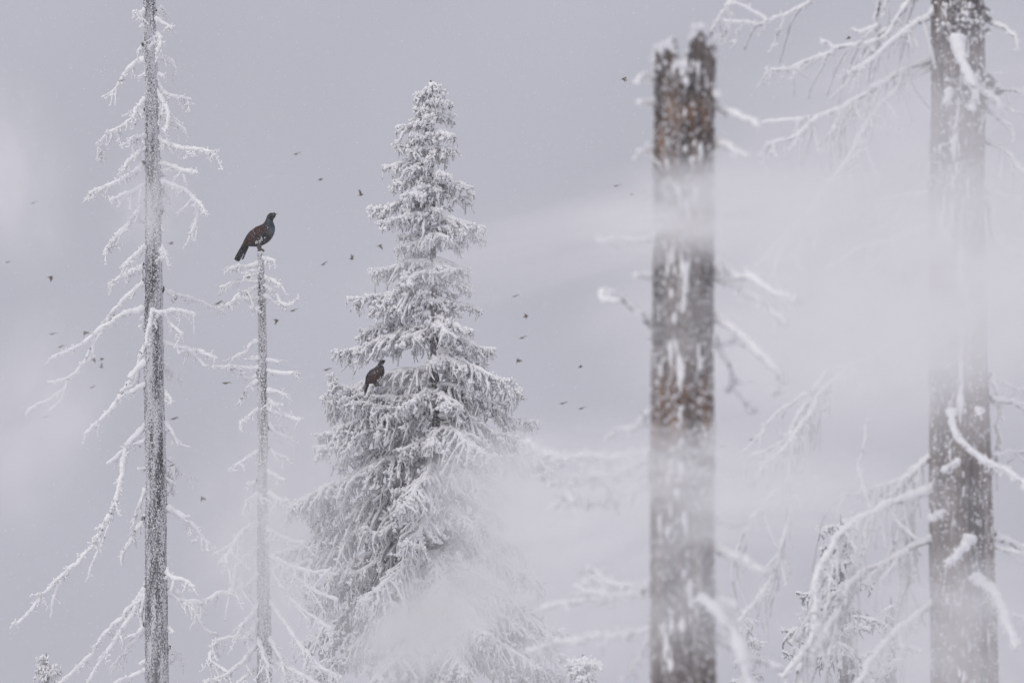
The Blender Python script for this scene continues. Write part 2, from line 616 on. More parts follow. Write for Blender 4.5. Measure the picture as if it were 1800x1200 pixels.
# ---- tall dead spruce on the left
def tall_dead_spruce():
    Y = 80.0
    tr = Trunk([(258, -420, 6), (262, -150, 15), (264, 0, 21), (268, 300, 27), (271, 600, 34), (274, 900, 38), (276, 1200, 42)], Y, 0.08, 3, (7, 1.5))
    t = tag(empty('dead_spruce', tr.base()), 'tall straight dead spruce with dark frost-speckled trunk and drooping rimed branches', 'tree')
    tk = trunk_mesh(tr, [GREYTRUNK], t, 36, 0.03)
    z0, z1 = W(0, 1290, Y)[2], tr.top
    granules(tr, tk, z0, z1, 26000, 0.004, 0.0125, 2, lambda th, z: (0.12 + 0.88 * (fbm(np.stack([np.cos(th) * 4, np.sin(th) * 4, z * 1.1], -1), 9, 3) > 0.49)) * np.clip(0.45 + 0.09 * (z - 5), 0.4, 1))
    B = [
        [(255, 105), (235, 115), (215, 140), (197, 165)], [(255, 195), (225, 215), (190, 235), (176, 250), (177, 278)],
        [(255, 290), (225, 310), (195, 325), (157, 340)], [(256, 262), (230, 280), (214, 300)], [(256, 325), (225, 340), (193, 353)],
        [(258, 360), (235, 380), (210, 410), (183, 445)], [(256, 435), (235, 452), (215, 470)], [(254, 470), (222, 482), (195, 503)],
        [(254, 497), (225, 520), (205, 540), (185, 565)], [(258, 545), (220, 552), (185, 572), (150, 600), (125, 615), (93, 629)],
        [(256, 640), (240, 650), (215, 690), (190, 725), (150, 762)], [(258, 676), (230, 688), (208, 700)],
        [(262, 745), (240, 765), (220, 790), (214, 840), (206, 875), (180, 930), (150, 975), (110, 1010), (75, 1045), (40, 1090), (20, 1098)],
        [(256, 775), (225, 785), (190, 815)], [(256, 860), (245, 890), (230, 918)], [(256, 905), (235, 940), (215, 975), (214, 992)],
        [(262, 1020), (245, 1050), (215, 1085), (185, 1112), (160, 1150), (130, 1180), (90, 1210)],
        [(258, 1035), (230, 1080), (205, 1120), (175, 1165), (150, 1205)], [(258, 1040), (247, 1080), (250, 1110), (225, 1118)],
        [(256, 1100), (225, 1140), (195, 1175)], [(255, 1180), (230, 1190), (205, 1200), (190, 1215)],
        [(255, 18), (243, 24), (236, 22)], [(254, 80), (247, 86), (243, 92)], [(255, 175), (240, 190), (232, 208)],
        [(256, 240), (242, 243), (228, 244)], [(256, 610), (246, 630), (240, 670)],
        [(272, 35), (285, 40), (300, 50)], [(272, 20), (283, 16), (282, 24)], [(275, 100), (295, 105), (308, 120), (305, 140)],
        [(272, 130), (290, 165), (320, 172), (333, 177)], [(275, 205), (300, 213), (325, 228)], [(275, 160), (294, 195), (292, 232)],
        [(278, 245), (305, 258), (340, 262), (378, 270)], [(280, 288), (310, 295), (345, 305)], [(275, 285), (290, 312), (294, 342)],
        [(280, 318), (305, 326), (330, 337), (352, 360), (365, 378)], [(345, 362), (345, 385), (337, 412)], [(283, 437), (288, 443), (291, 450)],
        [(285, 512), (320, 522), (350, 530), (395, 548)], [(285, 600), (320, 612), (350, 618), (378, 628)], [(322, 612), (345, 628), (360, 643)],
        [(280, 625), (295, 655), (320, 668)], [(287, 745), (300, 755), (308, 768), (315, 783)], [(287, 803), (305, 815), (322, 835), (340, 840)],
        [(302, 818), (304, 842), (302, 868)], [(291, 892), (330, 915), (360, 950), (385, 975), (402, 1000), (438, 1050)],
        [(291, 1000), (300, 1013), (320, 1018), (342, 1030)], [(296, 1025), (315, 1045), (340, 1075), (360, 1105), (376, 1117)],
        [(295, 1040), (310, 1052), (330, 1056), (352, 1058)], [(297, 1140), (312, 1152), (325, 1165)], [(290, 690), (297, 698), (300, 703)],
        [(282, 375), (287, 383), (289, 362)], [(276, 60), (282, 72), (278, 95)],
    ]
    for k, b in enumerate(B):
        s = 1 if b[-1][0] > 270 else -1
        long = math.hypot(b[-1][0] - b[0][0], b[-1][1] - b[0][1])
        dead_branch(t, b, Y, 0.012 + 0.006 * min(1, long / 150), 0.006, dy=float(rng.uniform(-0.9, 0.9)), twigs=16.0 if b[0][1] < 480 else 9.0,
                    tw_len=(0.04, 0.24 if b[0][1] < 480 else 0.18), seed=k + 10, grain=110 if b[0][1] < 480 else 80, lump_s=1.15, coat=1.55)
    for k in range(26):
        y = float(rng.uniform(-100, 1190))
        sd_ = 1 if rng.random() < 0.5 else -1
        xc = np.interp(y, [0, 600, 1200], [264, 271, 276])
        hw = np.interp(y, [0, 600, 1200], [9, 15, 19])
        ln_ = float(rng.uniform(4, 14))
        dead_branch(t, [(xc + sd_ * hw, y), (xc + sd_ * (hw + ln_), y + float(rng.uniform(-4, 9)))], Y, 0.012, 0.009, dy=float(rng.uniform(-0.2, 0.1)), twigs=8, tw_len=(0.03, 0.08), seed=900 + k, grain=120, lump_s=1.1, name='stub')
    # branchlets hanging off the long left bough
    for k, b in enumerate([[(185, 572), (160, 610), (140, 648), (110, 668), (85, 671)], [(165, 590), (160, 625), (125, 665), (100, 692), (60, 715), (45, 727)],
                           [(120, 668), (108, 700), (88, 721)], [(205, 880), (190, 930), (165, 985), (153, 1018)], [(110, 1010), (95, 1050), (90, 1085)]]):
        dead_branch(t, b, Y, 0.009, 0.005, dy=0.15 * k, twigs=2.0, seed=k + 70, tw_len=(0.05, 0.14))
    # boughs reaching across the front of the trunk
    for k, b in enumerate([[(268, 548), (285, 550), (312, 545), (342, 553)], [(288, 552), (305, 575), (320, 588)], [(268, 545), (262, 575), (258, 605)]]):
        dead_branch(t, b, Y - 0.16, 0.014, 0.007, dy=-0.5, twigs=10.0, seed=k + 90, coat=1.4, grain=120)


tall_dead_spruce()


# ---- thin dead top the big bird stands on
def thin_dead_spruce():
    Y = 80.0
    tr = Trunk([(458, 446, 11), (459, 520, 13.5), (461, 640, 16), (463, 900, 19), (465, 1200, 27)], Y, 0.09, 8, (6, 2.0))
    t = tag(empty('dead_spruce', tr.base()), 'thin dead spruce pole with broken top under the perched black bird', 'tree')
    tk = trunk_mesh(tr, [GREYTRUNK], t, 28, 0.025)
    granules(tr, tk, W(0, 1290, Y)[2], tr.top, 14000, 0.004, 0.012, 4, lambda th, z: 0.25 + 0.75 * (fbm(np.stack([np.cos(th) * 3, np.sin(th) * 3, z * 1.5], -1), 13, 3) > 0.47))
    B = [
        [(455, 465), (430, 468), (403, 472)], [(455, 497), (430, 494), (410, 498), (390, 507)], [(453, 505), (425, 515), (412, 530), (395, 537)],
        [(455, 525), (430, 527), (415, 522)], [(455, 480), (445, 478), (440, 477)], [(463, 455), (475, 457), (484, 460)], [(465, 490), (480, 494), (495, 501)],
        [(465, 503), (485, 518), (493, 530), (505, 535), (516, 532)], [(463, 520), (480, 528), (497, 540)], [(453, 540), (447, 542), (441, 541)],
        [(453, 600), (440, 605), (430, 618), (412, 630)], [(453, 648), (425, 647), (400, 644), (375, 645)], [(453, 670), (435, 685), (420, 708)],
        [(453, 720), (440, 730), (425, 745)], [(453, 795), (430, 808), (412, 820)], [(453, 845), (443, 850), (433, 850)], [(455, 870), (445, 875), (432, 880)],
        [(453, 660), (440, 665), (424, 662)], [(455, 630), (446, 632), (443, 628)],
        [(470, 635), (478, 634), (488, 637)], [(470, 652), (495, 658), (518, 657)], [(470, 687), (490, 690), (508, 695)], [(470, 720), (495, 728), (527, 738)],
        [(472, 745), (490, 765), (512, 770)], [(472, 752), (495, 752), (505, 768)], [(472, 790), (490, 800), (510, 808)], [(472, 705), (482, 711), (498, 712)],
        [(472, 830), (482, 836), (500, 842)], [(472, 868), (490, 878), (508, 880)],
        [(470, 975), (500, 990), (540, 1005), (578, 1003)], [(475, 985), (510, 1010), (550, 1035), (592, 1055)], [(475, 1000), (500, 1035), (525, 1065), (560, 1090), (580, 1103)],
        [(475, 1060), (510, 1110), (555, 1165), (600, 1190)], [(470, 1120), (490, 1150), (500, 1190)], [(470, 930), (500, 945), (530, 955)],
        [(455, 920), (430, 930), (408, 960), (396, 990)], [(455, 1010), (430, 1030), (385, 1045), (350, 1060), (325, 1060)],
        [(455, 1090), (430, 1122), (400, 1122), (376, 1130), (371, 1160), (400, 1182)], [(455, 1130), (420, 1168), (390, 1190), (362, 1198)],
        [(453, 1120), (462, 1150), (471, 1172)], [(455, 1060), (435, 1090), (420, 1100)], [(455, 960), (435, 975), (415, 1000), (410, 1030)],
        [(472, 1160), (520, 1180), (560, 1205)], [(455, 1170), (430, 1190), (410, 1215)],
    ]
    for k, b in enumerate(B):
        low = b[0][1] > 850
        dead_branch(t, b, Y, 0.012 if not low else 0.015, 0.007, dy=float(rng.uniform(-0.5, 0.2) - (0.6 if low else 0)), twigs=16.0, lump_s=1.1, coat=1.5, seed=k + 200,
                    tw_len=(0.05, 0.34 if low else 0.18), grain=90, droop=0.9 if low else 0.45)
    # rimed clump on the branch tip beneath the bird's tail
    mb = MB()
    g = np.random.default_rng(3)
    c = W(411, 472, Y) + g.normal(size=(60, 3)) * np.array([0.045, 0.04, 0.018])
    lumps(mb, c, 0.016 + 0.016 * g.random(60), 0, g)
    mb.build('rime_clump', [RIME], t)['kind'] = 'stuff'


thin_dead_spruce()


# ------------------------------------------------------------------ living spruces
def spruce_branch(parent, base, tip, seed, rime=0.6, needle=None, dens=1.0, r_scale=1.0, up=0.10):
    g = np.random.default_rng(seed)
    base, tip = np.asarray(base, float), np.asarray(tip, float)
    L = np.linalg.norm(tip - base)
    K = max(7, int(L / 0.07))
    s = np.linspace(0, 1, K)
    p = base + (tip - base) * s[:, None]
    p[:, 2] += L * (up * np.sin(math.pi * s) - 0.10 * np.sin(math.pi * s) * s ** 2 * 2) + 0.02 * g.normal()
    p += (np.stack([fbm(np.stack([s * 4, s * 0 + a, s * 0 + seed % 97], -1), 11 + a, 2) - 0.5 for a in range(3)], -1)) * 0.12 * L * s[:, None]
    T = norm(np.gradient(p, axis=0))
    mb = MB()
    r = (0.022 * (1 - s) + 0.015) * r_scale
    tubes(mb, p - np.array([0, 0, 0.01]), r, 6, 0.3, 1, g)
    tubes(mb, p + np.array([0, 0, 0.014]), r * 1.15, 6, 0.4, 0, g, 0.3)
    # laterals
    nl = max(6, int(L / 0.05 * dens))
    sl = np.clip((np.arange(nl) + 0.5) / nl * 0.94 + 0.06 + g.normal(size=nl) * 0.01, 0.05, 1)
    kk = np.minimum((sl * (K - 1)).astype(int), K - 1)
    perp = norm(np.cross(T[kk], np.array([0, 0, 1.0])))
    side = np.where(np.arange(nl) % 2, 1.0, -1.0)
    d = norm(perp * side[:, None] * (0.75 + 0.3 * g.random((nl, 1))) + T[kk] * (0.5 + 0.6 * sl[:, None]) + g.normal(size=(nl, 3)) * 0.2)
    ln = np.clip((0.08 + 0.24 * L * (1 - sl) ** 0.7 * np.minimum(1, sl * 5)) * (0.45 + 0.75 * g.random(nl)), 0.05, 0.42)
    u = np.linspace(0, 1, 6)
    lp = p[kk][:, None] + d[:, None] * (ln[:, None] * u)[..., None]
    lp[..., 2] -= (0.35 + 0.6 * g.random((nl, 1))) * ln[:, None] * u ** 1.6
    lp += np.cumsum(g.normal(size=lp.shape), 1) * 0.009 * np.minimum(1, u * 3)[None, :, None]
    lr = (0.016 * (1 - 0.35 * u))[None] * np.ones((nl, 1)) * r_scale
    tubes(mb, lp - np.array([0, 0, 0.012]), lr, 4, 0.4, 1, g, 0.2)
    tubes(mb, lp + np.array([0, 0, 0.012]), lr * 1.28, 4, 0.5, 0, g, 0.4)
    # hanging branchlets
    src = np.concatenate([p[K // 6:], lp[:, 1:].reshape(-1, 3)])
    nh = int((L * 30 + ln.sum() * 17) * dens)
    k = g.integers(0, len(src), nh)
    hd = norm(np.array([0, 0, -1.0]) + g.normal(size=(nh, 3)) * np.array([0.26, 0.26, 0.15]))
    hl = 0.04 + (0.10 + 0.055 * min(L, 2)) * g.random(nh) ** 1.8
    u4 = np.linspace(0, 1, 4)
    hp = src[k][:, None] + hd[:, None] * (hl[:, None] * u4)[..., None] + np.cumsum(g.normal(size=(nh, 4, 3)), 1) * 0.007 * np.minimum(1, u4 * 3)[None, :, None]
    hr = (0.0125 * (1 - 0.4 * u4))[None] * (0.7 + 0.5 * g.random((nh, 1))) * r_scale
    isr = g.random(nh) < rime
    if isr.any():
        tubes(mb, hp[isr], hr[isr] * 1.12, 3, 0.4, 0, g, 0.3)
    if (~isr).any():
        tubes(mb, hp[~isr], hr[~isr] * 1.08, 3, 0.4, 1, g, 0.3)
    # short rimed fingers
    nf = int((L * 34 + ln.sum() * 26) * dens)
    k = g.integers(0, len(src), nf)
    fd = norm(g.normal(size=(nf, 3)) + np.array([0, 0, 0.35]) + norm(tip - base) * 0.5)
    fl = 0.02 + 0.045 * g.random(nf)
    u3 = np.linspace(0, 1, 2)
    fp = src[k][:, None] + fd[:, None] * (fl[:, None] * u3)[..., None]
    tubes(mb, fp, np.full((nf, 2), 0.0175 * r_scale) * (0.7 + 0.6 * g.random((nf, 1))), 3, 0.4, 0, g)
    # heavier clumps of rime along the tops and at the tips
    nc = int((L * 7 + nl * 0.25) * dens)
    k = g.integers(0, len(src), nc)
    cc = np.repeat(src[k], 7, 0) + g.normal(size=(nc * 7, 3)) * np.array([0.035, 0.035, 0.016]) + np.array([0, 0, 0.018])
    lumps(mb, cc, (0.014 + 0.018 * g.random(nc * 7)) * r_scale, 0, g)
    o = mb.build('branch', [RIME, needle or NEEDLE], parent)
    return o


def spruce(label, axis, Y, env, tips, seed, step=15, per=2, rime=0.6, needle=None, dens=1.0, ybot=1300, r_scale=1.0, tr_w=(3, 30), up=0.10, low=True, clear=()):
    """axis: ((px,py) apex, (px,py) lower); env: (py, left px, right px) half widths"""
    g = np.random.default_rng(seed)
    (ax, ay), (bx, by) = axis
    tr = Trunk([(ax, ay, tr_w[0]), (bx, by, tr_w[1])], Y, 0.08, seed, (6, 2))
    t = tag(empty('spruce', tr.base()), label, 'tree')
    trunk_mesh(tr, [DEADWOOD], t, 20, 0.06)
    e = np.array(env, float)
    ppm = 1 / (PX * Y)

    def hub(py):
        return W(ax + (bx - ax) * (py - ay) / (by - ay), py, Y)
    def near(h, tip, q):
        c = W(q[0], q[1], Y)
        f = np.linspace(0, 1, 9)[:, None]
        pp = h + (tip - h) * f
        return bool(((np.hypot(pp[:, 0] - c[0], pp[:, 2] + 0.1 - c[2]) < q[2] / ppm) & (pp[:, 1] < Y + 0.3)).any())
    n = 0
    for (px, py) in tips:                      # boughs that show in outline
        drop = np.interp(py, [ay, ay + 250, 1200], [-4, 12, 75]) * abs(px - ax) / 150
        h = hub(max(ay + 6, py - drop))
        tip = W(px, py, Y + g.normal() * 0.25)
        spruce_branch(t, h, tip, seed * 1000 + n, rime, needle, dens, r_scale, up)
        n += 1
    py = ay + 12
    k = 0
    while py < ybot:
        for j in range(per):
            az = (k * 2.4 + j * math.pi + g.normal() * 0.3)
            c, s_ = math.cos(az), math.sin(az)
            hw = np.interp(py, e[:, 0], e[:, 1] if c < 0 else e[:, 2])
            hw2 = 0.5 * (np.interp(py, e[:, 0], e[:, 1]) + np.interp(py, e[:, 0], e[:, 2]))
            ln = (hw * abs(c) + hw2 * abs(s_)) * g.uniform(0.4, 0.97) / ppm * (0.72 if abs(c) > 0.5 else 1.0)
            ln = max(ln, 0.09)
            h = hub(py)
            dr = np.interp(py, [ay, ay + 250, 1200], [-0.25, 0.12, 0.42])
            tip = h + np.array([c * ln, s_ * ln, -dr * ln])
            if any(near(h, tip, q) for q in clear) or g.random() < 0.08:
                continue
            spruce_branch(t, h, tip, seed * 1000 + n, rime, needle, dens * (0.5 if s_ > 0.35 else 0.9), r_scale, up)
            n += 1
            k += 1
        py += step * (0.8 + 0.4 * g.random()) * (0.7 + 0.5 * min(1, (py - ay) / 500))
    # a few long lower boughs down to the ground, out of the frame
    if low:
        z = W(0, ybot, Y)[2]
        while z > 1.0:
            for j in range(2):
                az = g.random() * 6.28
                ln = e[-1, 1] / ppm * 1.05
                h = tr.centre(np.array([z]))[0]
                spruce_branch(t, h, h + np.array([math.cos(az) * ln, math.sin(az) * ln, -0.4 * ln]), seed * 1000 + n, rime, needle, 0.25, 1.4, up)
                n += 1
            z -= 1.1
    return t


ENV = [(140, 3, 3), (165, 24, 22), (190, 30, 34), (225, 50, 38), (290, 74, 36), (362, 96, 66), (416, 92, 84), (477, 100, 66), (529, 128, 72), (583, 128, 78), (620, 158, 95),
       (660, 180, 125), (700, 195, 150), (760, 205, 170), (815, 215, 190), (872, 235, 165), (967, 260, 165), (1025, 245, 190), (1115, 245, 225), (1200, 265, 260), (1300, 290, 290)]
TIPS_L = [(738, 166), (731, 172), (733, 210), (698, 223), (696, 252), (715, 262), (677, 291), (690, 318), (654, 362), (668, 388), (700, 420), (648, 477), (668, 486), (621, 529), (650, 548),
          (633, 583), (640, 600), (592, 620), (562, 700), (585, 718), (552, 762), (562, 795), (590, 815), (525, 872), (505, 885), (540, 915), (492, 967), (520, 985), (530, 1025),
          (560, 1045), (500, 1000), (570, 1130), (545, 1170), (520, 1200), (540, 1062), (585, 1085), (520, 1125), (600, 1110), (610, 1160), (640, 1070)]
TIPS_R = [(780, 160), (794, 186), (797, 206), (790, 236), (800, 238), (795, 262), (790, 310), (833, 327), (826, 352), (850, 394), (854, 414), (820, 430), (833, 500), (825, 478), (840, 545), (830, 580),
          (867, 612), (855, 640), (895, 662), (925, 690), (890, 712), (940, 750), (925, 780), (987, 815), (930, 830), (905, 860), (932, 972), (900, 950), (960, 1025), (930, 1010), (950, 1085), (1000, 1115), (960, 1130), (1012, 1165), (985, 1195)]
big_spruce = spruce('large living spruce thickly coated in rime, its conical crown in full view', ((757, 142), (772, 1200)), 84.0, ENV, TIPS_L + TIPS_R, 11, step=13.2, rime=0.82, r_scale=1.24, clear=[(666, 652, 36)])
spruce_branch(big_spruce, W(764, 708, 84.0), W(570, 662, 83.7), 5551, 0.6, up=-0.02)
spruce_branch(big_spruce, W(764, 716, 84.0), W(600, 690, 83.5), 5552, 0.6, up=0.0)
spruce('darker spruce half hidden behind hanging twigs of the big grey trunk', ((1478, 905), (1490, 1200)), 93.0,
       [(905, 3, 3), (960, 45, 40), (1010, 70, 60), (1060, 90, 75), (1120, 110, 85), (1200, 125, 100), (1300, 140, 120)],
       [(1402, 1045), (1372, 1110), (1400, 1120), (1440, 935), (1520, 975), (1415, 1070), (1380, 1150)], 23, 14, 2, 0.2, DARKNEEDLE, 0.8, 1300, 1.25)
spruce('pale spruce buried in drifting snow, beside the foot of the big grey trunk', ((1565, 1050), (1570, 1300)), 95.0,
       [(1050, 3, 3), (1110, 40, 40), (1160, 65, 60), (1200, 80, 75), (1300, 110, 110)], [(1500, 1150), (1475, 1190), (1620, 1140)], 29, 20, 2, 0.75, None, 0.7, 1290, 1.1)
spruce('small rimed spruce tip rising below the long bare boughs', ((82, 1148), (86, 1300)), 88.0,
       [(1148, 2, 2), (1170, 14, 14), (1200, 24, 24), (1300, 50, 50)], [(64, 1176), (106, 1180), (70, 1190)], 31, 12, 2, 0.6, None, 1.0, 1290, 1.0, (2, 10))
spruce('small rimed spruce tip beside the skirt of the large spruce', ((1025, 1150), (1026, 1300)), 70.0,
       [(1150, 3, 3), (1175, 22, 22), (1200, 34, 34), (1300, 60, 60)], [(1000, 1172), (1056, 1168)], 37, 14, 2, 0.85, None, 0.8, 1290, 1.1, (3, 12))
spruce('small rimed spruce tip behind the foot of the broken snag', ((1312, 1085), (1316, 1300)), 85.0,
       [(1085, 2, 2), (1120, 16, 22), (1160, 26, 34), (1200, 36, 45), (1300, 60, 70)], [(1335, 1125), (1350, 1150)], 41, 14, 2, 0.75, None, 0.9, 1290, 1.0, (2, 12))


# ------------------------------------------------------------------ broken snag
def broken_snag():
    Y = 33.0
    tr = Trunk([(1206, 40, 104), (1203, 300, 106), (1200, 700, 110), (1201, 1200, 114)], Y, 0.13, 14, (14, 0.8))
    tr.wav = 0.006
    t = tag(empty('broken_snag', tr.base()), 'thick dead trunk snapped off at a jagged top, bark brown under snow', 'tree')
    S, nz = 96, 260
    th = np.arange(S) * 2 * math.pi / S
    cx = np.cos(th)
    zpx = lambda py: W(1200, py, Y)[2]
    ztop = np.interp(cx, [-1, -0.75, -0.42, -0.3, 0.05, 0.14, 0.35, 0.6, 0.8, 1], [zpx(100), zpx(80), zpx(88), zpx(128), zpx(135), zpx(70), zpx(58), zpx(60), zpx(78), zpx(75)])
    ztop = ztop + np.where(np.sin(th) > 0, -0.05, 0.0) * (np.abs(cx) < 0.5) + 0.07 * (vnoise(np.stack([cx * 11, np.sin(th) * 11, cx * 0], -1), 3) - 0.5)
    tt = np.linspace(0, 1, nz)[:, None]
    ZZ = tr.z[0] + (ztop[None] - tr.z[0]) * tt
    TH = np.broadcast_to(th, ZZ.shape)
    v = tr.surf(TH, ZZ)
    mb = MB()
    inner = []
    for k, (q, dz) in enumerate(((0.86, 0.006), (0.72, -0.05), (0.66, -0.2), (0.6, -0.5))):
        c = tr.centre(ZZ[-1])
        w = c + (v[-1] - c) * np.array([q, q, 0]) + np.array([0, 0, dz])
        inner.append(w)
    vv = np.concatenate([v, np.array(inner)], 0)
    mb.add(vv, grid_faces(*vv.shape[:2]).reshape(-1, 4))
    tk = mb.build('trunk', [SNAGBARK], t)
    # snow lodged on the torn rim and in the hollow
    mb = MB()
    g = np.random.default_rng(5)
    k = g.integers(0, S, 420)
    c = tr.centre(ZZ[-1])[k]
    rimp = c + (v[-1][k] - c) * (np.array([1, 1, 0]) * g.uniform(0.75, 1.04, (420, 1))) + np.array([0, 0, 0.005]) - np.array([0, 0, 1]) * (g.random((420, 1)) ** 2 * 0.1)
    lumps(mb, rimp, 0.010 + 0.017 * g.random(420) ** 1.5, 0, g)
    cc = np.stack([g.uniform(-0.08, 0.05, 80), g.uniform(-0.14, 0.1, 80), g.uniform(-0.03, 0.03, 80)], -1) + tr.centre(np.array([zpx(128)]))
    lumps(mb, cc, 0.03 + 0.025 * g.random(80), 0, g)
    k = g.choice(S, 500, p=np.clip(ztop - zpx(122), 0, None) / np.clip(ztop - zpx(122), 0, None).sum())
    c = tr.centre(ZZ[-1])[k]
    rimp = c + (v[-1][k] - c) * (np.array([1, 1, 0]) * g.uniform(0.82, 1.05, (500, 1))) + g.normal(size=(500, 3)) * np.array([0.006, 0.006, 0.01]) + np.array([0, 0, 0.006])
    lumps(mb, rimp, 0.010 + 0.012 * g.random(500), 0, g)
    mb.build('snow_cap', [SNOW], tk)['kind'] = 'stuff'
    # torn splinters standing on the rim
    for q in range(11):
        kq = int(g.integers(0, S))
        b0 = tr.centre(ZZ[-1])[kq] * 0.12 + v[-1][kq] * 0.88
        hh = g.uniform(0.0, 0.06)
        mbs = MB()
        sp = b0 + np.array([0, 0, -0.06]) + np.array([[0, 0, 0], [0.004, 0, hh * 0.6], [0.012 * g.normal(), 0.01 * g.normal(), hh + 0.06]])
        tubes(mbs, crom(sp, 0.02), np.linspace(0.022, 0.004, len(crom(sp, 0.02))), 5, 0.35, 0, g)
        mbs.build('splinter', [SNAGBARK], t)
    # plastered snow: patches facing the wind (front left), strips down the middle
    blobs = [(-0.45, 640, 0.42, 38), (-0.1, 700, 0.16, 70), (-0.15, 540, 0.3, 45), (-0.3, 470, 0.4, 60), (-0.25, 830, 0.45, 60), (0.1, 480, 0.12, 60), (-0.55, 120, 0.35, 35),
             (0.15, 135, 0.5, 22), (-0.05, 204, 0.07, 9), (0.3, 270, 0.5, 22), (-0.5, 300, 0.5, 20), (0.0, 360, 0.6, 40), (-0.3, 920, 0.5, 40), (-0.8, 420, 0.2, 40),
             (0.55, 150, 0.3, 30), (0.1, 1060, 0.3, 60), (-0.5, 1120, 0.2, 70), (0.55, 640, 0.1, 80), (0.8, 770, 0.25, 30)]

    def fn(TH, ZZ):
        n = fbm(np.stack([np.cos(TH) * 10, np.sin(TH) * 10, ZZ * 13], -1), 77, 5)
        h = np.full(TH.shape, -1.2)
        x = np.cos(TH)
        for bx, py, wx, hpx in blobs:
            zc, zh = zpx(py), hpx * PX * Y
            d = ((x - bx) / wx) ** 2 + ((ZZ - zc) / zh) ** 2
            h = np.maximum(h, 1.0 - d)
        h = np.where(np.sin(TH) < 0.15, h, -1.0)
        return np.clip(h, -1, 0.5) * 0.9 - 0.8 + (n - 0.5) * 5.0
    crust(tr, tk, zpx(1260), zpx(112), 0.011, fn, 180, 0.006)
    granules(tr, tk, zpx(1300), zpx(140), 9000, 0.003, 0.011, 6, lambda th, z: 0.2 + 0.8 * (fbm(np.stack([np.cos(th) * 2.5, np.sin(th) * 2.5, z * 2.0], -1), 19, 3) > 0.5))
    B = [  # points, base radius px, tip radius px, depth change
        ([(1155, 140), (1130, 138), (1115, 146)], 5, 4, -0.2), ([(1155, 180), (1140, 181), (1126, 183)], 7, 5, -0.3), ([(1152, 266), (1138, 267), (1120, 270)], 5, 4, -0.2),
        ([(1150, 420), (1110, 424), (1053, 422)], 5, 3, 0.3), ([(1150, 488), (1130, 488), (1118, 490)], 6, 4, -0.3), ([(1148, 575), (1115, 548), (1085, 522), (1066, 512), (1064, 526), (1082, 528)], 7, 6, -0.5),
        ([(1255, 188), (1290, 195), (1336, 222)], 8, 5, -0.3), ([(1255, 255), (1285, 262), (1312, 276)], 8, 5, -0.4), ([(1253, 168), (1258, 168), (1266, 170)], 7, 6, -0.2),
        ([(1250, 470), (1300, 485), (1350, 510), (1400, 532)], 7, 5, -0.8), ([(1255, 490), (1310, 510), (1355, 545), (1385, 572)], 6, 5, -0.7), ([(1258, 560), (1300, 590), (1345, 635), (1382, 668)], 9, 7, -0.9),
        ([(1256, 610), (1280, 605), (1300, 606)], 3, 2, 0.5), ([(1262, 608), (1280, 640), (1290, 680), (1312, 712), (1315, 725)], 3, 2, 0.6),
        ([(1148, 722), (1125, 735), (1112, 755), (1086, 760)], 5, 3, 0.5), ([(1148, 795), (1100, 804), (1040, 803), (980, 802), (950, 792), (930, 775)], 4, 2.5, 2.5),
        ([(1145, 800), (1095, 830), (1040, 840), (1000, 850), (965, 845)], 4, 2.5, 2.2), ([(1145, 825), (1100, 826), (1060, 833), (1020, 848)], 4, 2.5, 2.0),
        ([(1145, 840), (1110, 862), (1060, 882), (1010, 886), (985, 875)], 4, 3, 2.3), ([(1010, 886), (1000, 872), (996, 866)], 3, 3, 0.1), ([(990, 878), (980, 886), (976, 892)], 3, 3, 0.1),
        ([(1148, 1030), (1090, 1048), (1030, 1055), (950, 1070)], 5, 3, 1.5), ([(1148, 1025), (1100, 1030), (1040, 1020), (1040, 1006)], 4, 3, 1.2), ([(1100, 1035), (1070, 1024), (1045, 1005)], 3, 2, 0.2),
        ([(1130, 1045), (1060, 1045), (1010, 1035)], 4, 3, 0.9), ([(1148, 1105), (1095, 1115), (1040, 1125), (995, 1128), (930, 1142)], 5, 3, 1.5), ([(1145, 1120), (1120, 1160), (1095, 1200)], 5, 3, 1.0),
        ([(1255, 965), (1300, 985), (1350, 1008)], 10, 8, -0.8), ([(1255, 915), (1290, 920), (1330, 930)], 5, 4, 0.2), ([(1258, 1050), (1275, 1062), (1295, 1068)], 10, 8, -0.6),
        ([(1250, 1120), (1310, 1150), (1370, 1175)], 8, 6, -0.5),
    ]
    for k, (b, w0, w1, dy) in enumerate(B):
        dead_branch(t, b, Y + (0 if dy < 0 else 0.1), w0 * PX * Y * 0.5, w1 * PX * Y * 0.42, dy=dy, twigs=5 if w0 < 6 else 2.5, tw_len=(0.03, 0.14), seed=300 + k, collar=0.0 if w0 <= 3 else 0.5, grain=70, coat=1.05, droop=0.2, step=0.02)
    dead_branch(t, [(1232, 1058), (1262, 1080), (1290, 1120), (1305, 1160), (1322, 1210)], Y - 0.15, 0.024, 0.02, dy=-0.7, twigs=2, tw_len=(0.03, 0.1), seed=380, coat=1.1, grain=160)


broken_snag()


